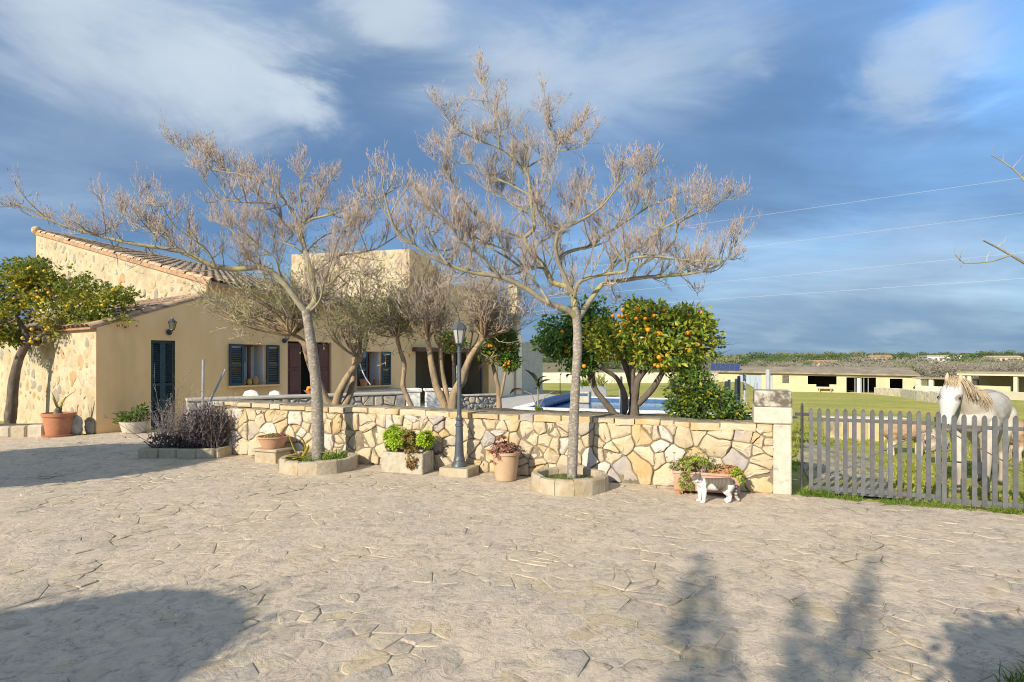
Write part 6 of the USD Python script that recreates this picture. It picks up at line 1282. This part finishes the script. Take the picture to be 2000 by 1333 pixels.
fill('window', 'window', .16, surf('old_grey_shutter', (.10, .09, .08), (.15, .135, .12), scale=3)); gd = fill('blue_double_door', 'garage', .12, BLUEDOOR); fill('blue_side_door', 'side', .12, BLUEDOOR)
h = H['garage']
for k in range(1, 4): x = h[0] + (h[1] - h[0]) * k / 4; st.part('door_stile', MB().box((x, .078, (h[2] + h[3]) / 2), (.07, .03, h[3] - h[2] - .1)), DOORGREY, under=gd)
h = H['wide_bay']
for k in (.30, .52, .60, .75): x = h[0] + (h[1] - h[0]) * k; st.part('bay_bar', MB().box((x, .3, (h[2] + h[3]) / 2), (.08, .06, h[3] - h[2])), DOORGREY)
st.part('bay_pillar', MB().box((h[0] + (h[1] - h[0]) * .42, .15, .9), (.35, .3, 1.8)), WHITEPAINT)
h = H['bay']; st.part('trestle', MB().box(((h[0] + h[1]) / 2 + .3, -.35, .55), (1.6, .5, .1)).box(((h[0] + h[1]) / 2 - .3, -.35, .27), (.1, .4, .5)).box(((h[0] + h[1]) / 2 + .9, -.35, .27), (.1, .4, .5)), GREYSTONE[1])
# solar panels on the roof
sp = Thing('solar_panel', 'tilted dark blue solar panel array on the left end of the stable roof', 'solar panel', (*(SL + su * .1), sz + zl + .18), facing(su)); T = np.array([[1, 0, 0], [0, math.cos(.62), -math.sin(.62)], [0, math.sin(.62), math.cos(.62)]])
SOLAR = surf('solar_cell', (.022, .035, .11), (.03, .05, .15), scale=2, rough=.25, bump=0, spec=.6)
for k in range(6): 
    sp.part('panel', MB().box(np.array([.30 + k * .60, .6, .45]), (.56, 1.5, .04), R=T), SOLAR)
sp.part('frame', MB().box(np.array([1.8, .6, .42]), (3.7, 1.56, .03), R=T).box((.4, 1.05, .3), (.05, .05, .75)).box((3.2, 1.05, .3), (.05, .05, .75)), STEEL2)
# open shed and low walls right of the stable
def wallrun(label, pts, h, th, mat, name='field_wall', zoff=0.0, cope=None):
    t = Thing(name, label, 'wall', (*pts[0], 0)); k = 0
    for a, b in zip(pts[:-1], pts[1:]):
        a, b = np.array(a), np.array(b); L = np.linalg.norm(b - a); n = max(1, int(L / 2.2)); u = (b - a) / L
        for i in range(n):
            c = a + u * L * (i + .5) / n; z = float(terrain(*c)); mb = MB().box((c[0], c[1], z + h / 2 - .15), (L / n + .01, th, h + .3 + .02 * (i % 2)), facing(u), bev=.02); t.part('section', mb, mat, world=True)
    return t
PALEST = surf('field_wall_stone', (.655, .564, .400), (.874, .764, .582), scale=2.4, bump=.8, bscale=4, dist=.06, c3=(.473, .400, .273), s3=2.6, a3=.42)
wallrun('low pale stone retaining wall running from the stable towards the horse', [P(1712, 775, 62)[:2], P(1765, 775, 54)[:2], P(1800, 785, 44)[:2], P(1850, 785, 38)[:2]], .75, .5, PALEST)
wallrun('cream painted low wall behind the horse at the right edge', [P(1945, 790, 50)[:2], P(2080, 790, 44)[:2]], .7, .3, CREAMTRIM)
wallrun('broken stone wall block standing between stable and open shed', [P(1790, 765, 60)[:2], P(1850, 765, 57)[:2]], 1.0, .4, PALEST)
wallrun('long dry stone boundary wall across the lawn beyond the pool', [P(1040, 745, 64)[:2], P(1200, 745, 63)[:2], P(1330, 745, 64)[:2], P(1400, 745, 66)[:2]], 1.15, .5, PALEST)
A, B = P(1878, 775, 56)[:2], P(2060, 775, 50)[:2]; ou = (B - A) / np.linalg.norm(B - A); OL = float(np.linalg.norm(B - A)); oz = float(terrain(*A)) - .05
t = Thing('open_shed', 'open fronted cream shed with flat roof and white posts behind the horse', 'shed', (*A, oz), facing(ou))
t.part('roof', MB().box((OL / 2, 1.8, 2.45), (OL + .6, 4.6, .18)), ROOFCON); t.part('fascia', MB().box((OL / 2, -.42, 2.30), (OL + .4, .12, .22)), CREAMTRIM); t.part('back_wall', MB().box((OL / 2, 3.8, 1.1), (OL, .2, 2.3)), surf('shed_back', (.34, .27, .16), (.40, .33, .2), scale=.8)); t.part('low_wall', MB().box((OL * .30, .3, .6), (OL * .48, .2, 1.2)), STABLE)
for x in (.25, .75, OL * .62, OL - .3): t.part('post', MB().box((x, -.2, 1.13), (.28, .28, 2.26)), CREAMTRIM)
A2 = P(1793, 765, 63)[:2]; t = Thing('low_byre', 'low byre with dark openings between stable and horse', 'shed', (*A2, float(terrain(*A2))), facing(ou))
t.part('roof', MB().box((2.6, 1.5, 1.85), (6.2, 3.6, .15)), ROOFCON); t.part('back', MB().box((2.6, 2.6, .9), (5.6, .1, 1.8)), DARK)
for x in (.1, 1.3, 5.2): t.part('post', MB().box((x, 0, .88), (.4, .3, 1.76)), PALEST)
# trough in the field, concrete path by the gate, weeds
tcx = P(1690, 840, 14.5)[:2]; tz = float(terrain(*tcx)); t = Thing('field_trough', 'pale yellow block trough in the field behind the gate', 'trough', (*tcx, tz), -.12); TB = surf('trough_yellow', (.48, .38, .20), (.55, .45, .26), scale=3, bump=.3, c3=(.42, .34, .22), s3=3, a3=.4)
for k in range(4): t.part('block', MB().box((-.70 + k * .44, 0, .26), (.43, .40, .54), bev=.015), TB)
t.part('rim', MB().box((-.04, 0, .56), (1.84, .46, .06), bev=.012), CREAMTRIM)
px_ = np.linspace(0, 1, 12); pa = np.array([[3.75, 7.0], [4.6, 6.7], [6.3, 9.5], [7.2, 11.6], [6.3, 12.2], [4.9, 9.8]])
v2, f2 = trimesh.creation.triangulate_polygon(Polygon(pa), engine='earcut'); tmp = trimesh.Trimesh(np.column_stack([v2, 0 * v2[:, 0]]), f2); 
for _ in range(4): tmp = tmp.subdivide()
v = np.array(tmp.vertices); v[:, 2] = terrain(v[:, 0], v[:, 1]) + .02; lone('gate_path', (v, np.array(tmp.faces)), surf('path_earth', (.338, .269, .188), (.475, .400, .300), scale=2.2, bump=.6, bscale=18, dist=.03, c3=(.175, .175, .050), s3=1.6, a3=.45), kind='structure', smooth=True)
# grass: blades in the near field
rgf = np.random.default_rng(15); mb = MB(); n = 0
for k in range(2600):
    y = rgf.uniform(6.6, 17) ; x = rgf.uniform(3.6 + .25 * (y - 7), 6.2 + .85 * (y - 4)); g = (x - GATE0[0]) * GN[0] + (y - GATE0[1]) * GN[1]
    if g > -.12 or (Polygon(pa).contains(Point(x, y)) and rgf.random() < .8) or fbm(np.array([x * .8, y * .8, 1.0]), 3, 6) < .40: continue
    tuft(mb, (x, y, float(terrain(x, y))), 7, rgf.uniform(.05, .13), .16, rgf, .006 + .0006 * y)
lone('field_grass', mb, leafy('field_grass_blade', [(.210, .255, .030), (.285, .315, .038), (.360, .345, .060), (.450, .405, .120)], rough=.6, transl=.35), 'tufted grass of the field just behind the gate', 'grass', kind='stuff')
# far houses
def far_house(name, label, px, d, w, dep, h, roofh, wm, rm_, nwin, rz=-.3, zadd=0.0, portico=False):
    c = P(px, 700, d)[:2]; t = Thing(name, label, 'house', (*c, float(terrain(*c)) + zadd), rz)
    t.part('wall', MB().box((0, 0, h / 2 - 1), (w, dep, h + 2)), wm)
    if roofh > 0: rv = np.array([[-w / 2 - .4, -dep / 2 - .4, h], [w / 2 + .4, -dep / 2 - .4, h], [w / 2 + .4, dep / 2 + .4, h], [-w / 2 - .4, dep / 2 + .4, h], [-w / 2, 0, h + roofh], [w / 2, 0, h + roofh]]); t.part('roof', MB().add(rv, [[0, 1, 5, 4], [2, 3, 4, 5]]).add(rv, [[1, 2, 5], [3, 0, 4]]), rm_)
    else: t.part('roof', MB().box((0, 0, h + .2), (w + .8, dep + .8, .4)), rm_)
    for k in range(nwin): t.part('window', MB().box((-w / 2 + (k + .5) * w / nwin, -dep / 2 - .02, h * .58), (w / nwin * .45, .1, h * .38)), DARK)
    return t
FW = surf('far_house_white', (.58, .55, .50), (.64, .61, .55), scale=.2, bump=0); FT = surf('far_house_tan', (.46, .36, .25), (.52, .42, .30), scale=.2, bump=0); FR = surf('far_roof_terracotta', (.36, .20, .11), (.42, .25, .15), scale=.4, bump=0)
far_house('country_house', 'distant tan house with terracotta roof above the stable roof', 1718, 330, 11, 7, 2.6, 1.3, FT, FR, 4, zadd=.2)
far_house('country_house', 'distant white flat roofed house with dark veranda behind the horse', 1836, 260, 12.5, 8, 3.4, 0, FW, FW, 6, zadd=.1)
far_house('country_house', 'distant cream house with several small windows at the far right', 1958, 330, 16, 8, 2.6, 1.0, FT, FT, 6, zadd=-.5)
far_house('country_house', 'tiny white house on the ridge at the right edge', 1985, 900, 20, 10, 4, 1.5, FW, FW, 3, zadd=1.0)
far_house('country_house', 'long low brick red roof among scrub above the middle of the stable', 1608, 210, 10, 6, 1.8, .9, FT, FR, 3, zadd=.2)
# scrub and trees to the ridge, thousands of them
SCRUB = [leafy('far_scrub_green', [(.087, .128, .043), (.137, .176, .059), (.196, .225, .078)], rough=.8, transl=.1), leafy('far_scrub_olive', [(.196, .205, .107), (.274, .274, .147), (.352, .332, .196)], rough=.8, transl=.1), leafy('far_scrub_bare', [(.26, .235, .175), (.33, .30, .235), (.40, .36, .29)], rough=.8, transl=.1)]
inst = UsdGeom.PointInstancer.Define(stage, '/World/far_scrub'); say(inst.GetPrim(), label='rolling belt of distant scrub, olive and bare trees up to the ridge', category='scrub', kind='stuff')
UsdGeom.Scope.Define(stage, '/World/far_scrub/prototypes')
for k in range(6):
    rq = np.random.default_rng(60 + k); nn = 420; ell = [(np.array([rq.normal(0, .3), rq.normal(0, .3), .55 + rq.uniform(0, .25)]), np.array([.55, .55, .45]) * rq.uniform(.7, 1.1)) for _ in range(4)]
    pts_, dd = in_crown(ell, nn, rq, .4, 1.5, .3, k); mb = MB().add(*blades(pts_, dd + rq.normal(0, .6, pts_.shape), rq.uniform(.12, .26, len(pts_)), .13 if k < 4 else .045, rq)); mb.tube([(0, 0, -.1), (0, 0, .6)], .05, 4)
    v, f = merged(mb); usdkit.mesh(stage, f'/World/far_scrub/prototypes/bush_{k}', (v, f), SCRUB[k // 2])
rq = np.random.default_rng(90); pos, sc, idx = [], [], []
blockers = [(1718, 330), (1836, 260), (1958, 330), (1608, 210)]
while len(pos) < 5200:
    d = math.exp(rq.uniform(math.log(84), math.log(1900))); a = rq.uniform(-.05, 1.06) if rq.random() < .93 else rq.uniform(-1.1, 0); x, y = a * d, d
    if fbm(np.array([x / (40 + d * .12), y / (40 + d * .2), 0.0]), 3, 3) < .44: continue
    ppx = 1000 + a * FPX
    if any(abs(ppx - q) < 30 and dd * .62 < d < dd * 1.03 for q, dd in blockers): continue
    if d < 108 and ppx > 1380: continue
    pos.append((x, y, float(terrain(x, y)) - .1)); h = rq.uniform(1.3, 2.8) * (1 + .5 * (d > 300)) * (1.5 if rq.random() < .06 else 1); sc.append((h * rq.uniform(.8, 1.5), h * rq.uniform(.8, 1.5), h)); k = fbm(np.array([x / 70, y / 110, 5.0]), 2, 4); idx.append(int(np.clip((k - .42) * 16 + 1.5 + rq.normal(0, 1.7), 0, 5)))
inst.CreatePrototypesRel().SetTargets([Sdf.Path(f'/World/far_scrub/prototypes/bush_{k}') for k in range(6)])
inst.CreateProtoIndicesAttr(idx); inst.CreatePositionsAttr([Gf.Vec3f(*p) for p in pos]); inst.CreateScalesAttr([Gf.Vec3f(*s) for s in sc])
inst.CreateOrientationsAttr([Gf.Quath(math.cos(a), 0, 0, math.sin(a)) for a in rq.uniform(0, 3.14, len(pos))])
# power lines
WIRE = surf('power_line', (.480, .480, .480), (.528, .528, .528), bump=0)
for (ya, yb), lab in zip(((297, 524), (372, 569), (458, 612), (517, 627)), ('topmost power line in the sky at the right', 'second power line from the top in the sky at the right', 'third power line down, faint against the pale cloud', 'lowest power line, passing behind the orange trees')):
    a, b = P(2300, ya, 60), P(760, yb, 130); a = a + (a - b) * 1.2; q = np.array([a + (b - a) * t - [0, 0, 1.2 * 4 * t * (1 - t) * .3] for t in np.linspace(0, 1, 48)])
    lone('power_line', MB().tube(q, .016, 4), WIRE, lab, 'power line')

# ------------------------------------------------------------------ what stands behind the photographer and throws shadows into the picture
def behind(px, py, h):
    """where a point h above the ground stands whose shadow falls at px, py"""
    g = G(px, py); k = h / math.tan(SUN_EL); s = np.array([.616, .788]); return np.array([*(g[:2] - s * k), h])
def leaf_ball(name, label, cat_, ell, n, size, seed, mat, trunk=None, cut=.3):
    t = Thing(name, label, cat_, tuple(np.array([ell[0][0][0], ell[0][0][1], 0])) ); rr_ = np.random.default_rng(seed); p, d = in_crown(ell, n, rr_, .3, 2, cut, seed)
    t.part('crown', MB().add(*blades(p, d * .4 + rr_.normal(0, .8, p.shape), size, size * .6, rr_)), mat, kind='stuff', world=True)
    mb = MB()
    for c, r in ell: m = trimesh.creation.icosphere(2, 1.0); mb.add(m.vertices * np.array(r) * .90 * (1 + .2 * (fbm(m.vertices * 2, 2, seed) - .5))[:, None] + c, m.faces)
    t.part('inner_twigs', mb, BARK_DARK, kind='stuff', world=True)
    if trunk is not None: t.part('trunk', MB().tube(trunk, .12, 8), BARK_DARK, smooth=True, world=True)
    return t
c = behind(-235, 1398, 2.0); leaf_ball('clipped_tree', 'round clipped garden tree behind the photographer, outside the frame', 'tree', [(c, (1.15, 1.1, .72))], 7000, .045, 81, ORANGE_LEAF, [(c[0], c[1], 0), tuple(c)], .2)
c = behind(2035, 1345, 2.4); leaf_ball('tall_shrub', 'tall leafy shrub behind the photographer, outside the frame', 'shrub', [(c, (.40, .40, .42)), (c + [.25, -.2, -.6], (.6, .6, .7))], 2400, .10, 82, BUSH_LEAF, [(c[0], c[1], 0), tuple(c)], .2)
c = np.array([-8.85, 5.55, 2.0]); leaf_ball('clipped_tree', 'round leafy tree left of the yard, outside the frame', 'tree', [(c, (1.5, 1.2, .85)), (c + [-1.6, .6, .1], (1.5, 1.3, .9))], 4200, .09, 83, ORANGE_LEAF, [(c[0], c[1], 0), tuple(c)], .2)
# a palm whose fronds reach up into the sun
pal = Thing('palm_tree', 'feathery palm behind the photographer, outside the frame', 'palm tree', tuple(behind(1430, 1700, 2.0) * [1, 1, 0]))
FROND = leafy('palm_frond', [(.06, .09, .02), (.09, .12, .03)], transl=.2)
crown_ = behind(1430, 1560, 3.0); pal.part('trunk', MB().tube(spline([pal.loc, (pal.loc + crown_) / 2 + [.05, .05, 0], crown_], 8), [.16, .15, .15, .14, .14, .14, .13, .12], 10), BARK_DARK, smooth=True, world=True)
rf = np.random.default_rng(6)
def frond(tip_px, tip_h, mid_px, mid_h, leaflet, wide, lean=0.0):
    tip, mid = behind(*tip_px, tip_h), behind(*mid_px, mid_h); q = spline([crown_, mid, tip], 26); mb = MB(); mb.tube(q, np.linspace(.03, .006, 26), 5); t = unit(np.gradient(q, axis=0)); side = unit(np.cross(t, SUN))
    for s in (1, -1):
        k = np.repeat(np.arange(4, 26), 5); st_ = q[k] + rf.normal(0, .02, (len(k), 3)); u = k / 25; L = leaflet * np.sin(np.clip(u * 1.05, 0, 1) * math.pi) ** .6 * (wide if s > 0 else 1.0) + .06
        mb.add(*blades(st_, t[k] * .8 + side[k] * s * .8 + rf.normal(0, .18, st_.shape), L, .035, rf))
    pal.part('frond', mb, FROND, world=True)
frond((1368, 1088), 4.9, (1405, 1300), 4.0, 1.0 * .30, .3); frond((1562, 1170), 4.9, (1555, 1330), 4.0, .08, .9); frond((1702, 1095), 5.0, (1640, 1290), 4.1, .13, 1.0)
for a in np.linspace(3.5, 4.5, 5):
    e = crown_ + [1.2 * math.cos(a), 1.2 * math.sin(a), -.7]; q = spline([crown_, (crown_ + e) / 2 + [0, 0, .2], e], 22); mb = MB(); mb.tube(q, np.linspace(.03, .006, 22), 5); t = unit(np.gradient(q, axis=0)); side = unit(np.cross(t, [0, 0, 1.0])); k = np.repeat(np.arange(3, 22), 4)
    for s in (1, -1): mb.add(*blades(q[k], t[k] * .6 + side[k] * s + rf.normal(0, .15, (len(k), 3)), .4, .03, rf))
    pal.part('frond', mb, FROND, world=True)
# ------------------------------------------------------------------ repeats carry a group
GROUPS = {'bare_tree': 'bare trees round the yard', 'orange_tree': 'orange trees behind the garden wall', 'olive_tree': 'straggling trees before the house', 'gate_leaf': 'two leaves of the picket gate', 'wall_lantern': 'black wall lanterns of the farmhouse',
          'fence_post': 'fence posts round the pool garden', 'metal_pole': 'galvanised poles by the plum shrub', 'sheep': 'sheep in the field', 'country_house': 'distant country houses', 'power_line': 'power lines across the sky', 'terrace_chair': 'printed chairs at the garden table',
          'white_gatepost': 'white gateposts of the terrace', 'poolside_planter': 'grey planters beyond the pool', 'clay_jar': 'clay jars on the left window sill', 'sill_pot': 'terracotta pots at the right window', 'stone_ring': 'stone rings round the bare trees', 'field_wall': 'low stone walls in the field', 'boulder': 'rocks at the foot of the house', 'clipped_tree': 'round trees outside the frame'}
for pr in stage.GetPrimAtPath('/World').GetChildren():
    stem = pr.GetName().rsplit('_', 1)[0] if pr.GetName()[-3:].isdigit() else pr.GetName()
    if stem in GROUPS: pr.SetCustomDataByKey('group', GROUPS[stem])
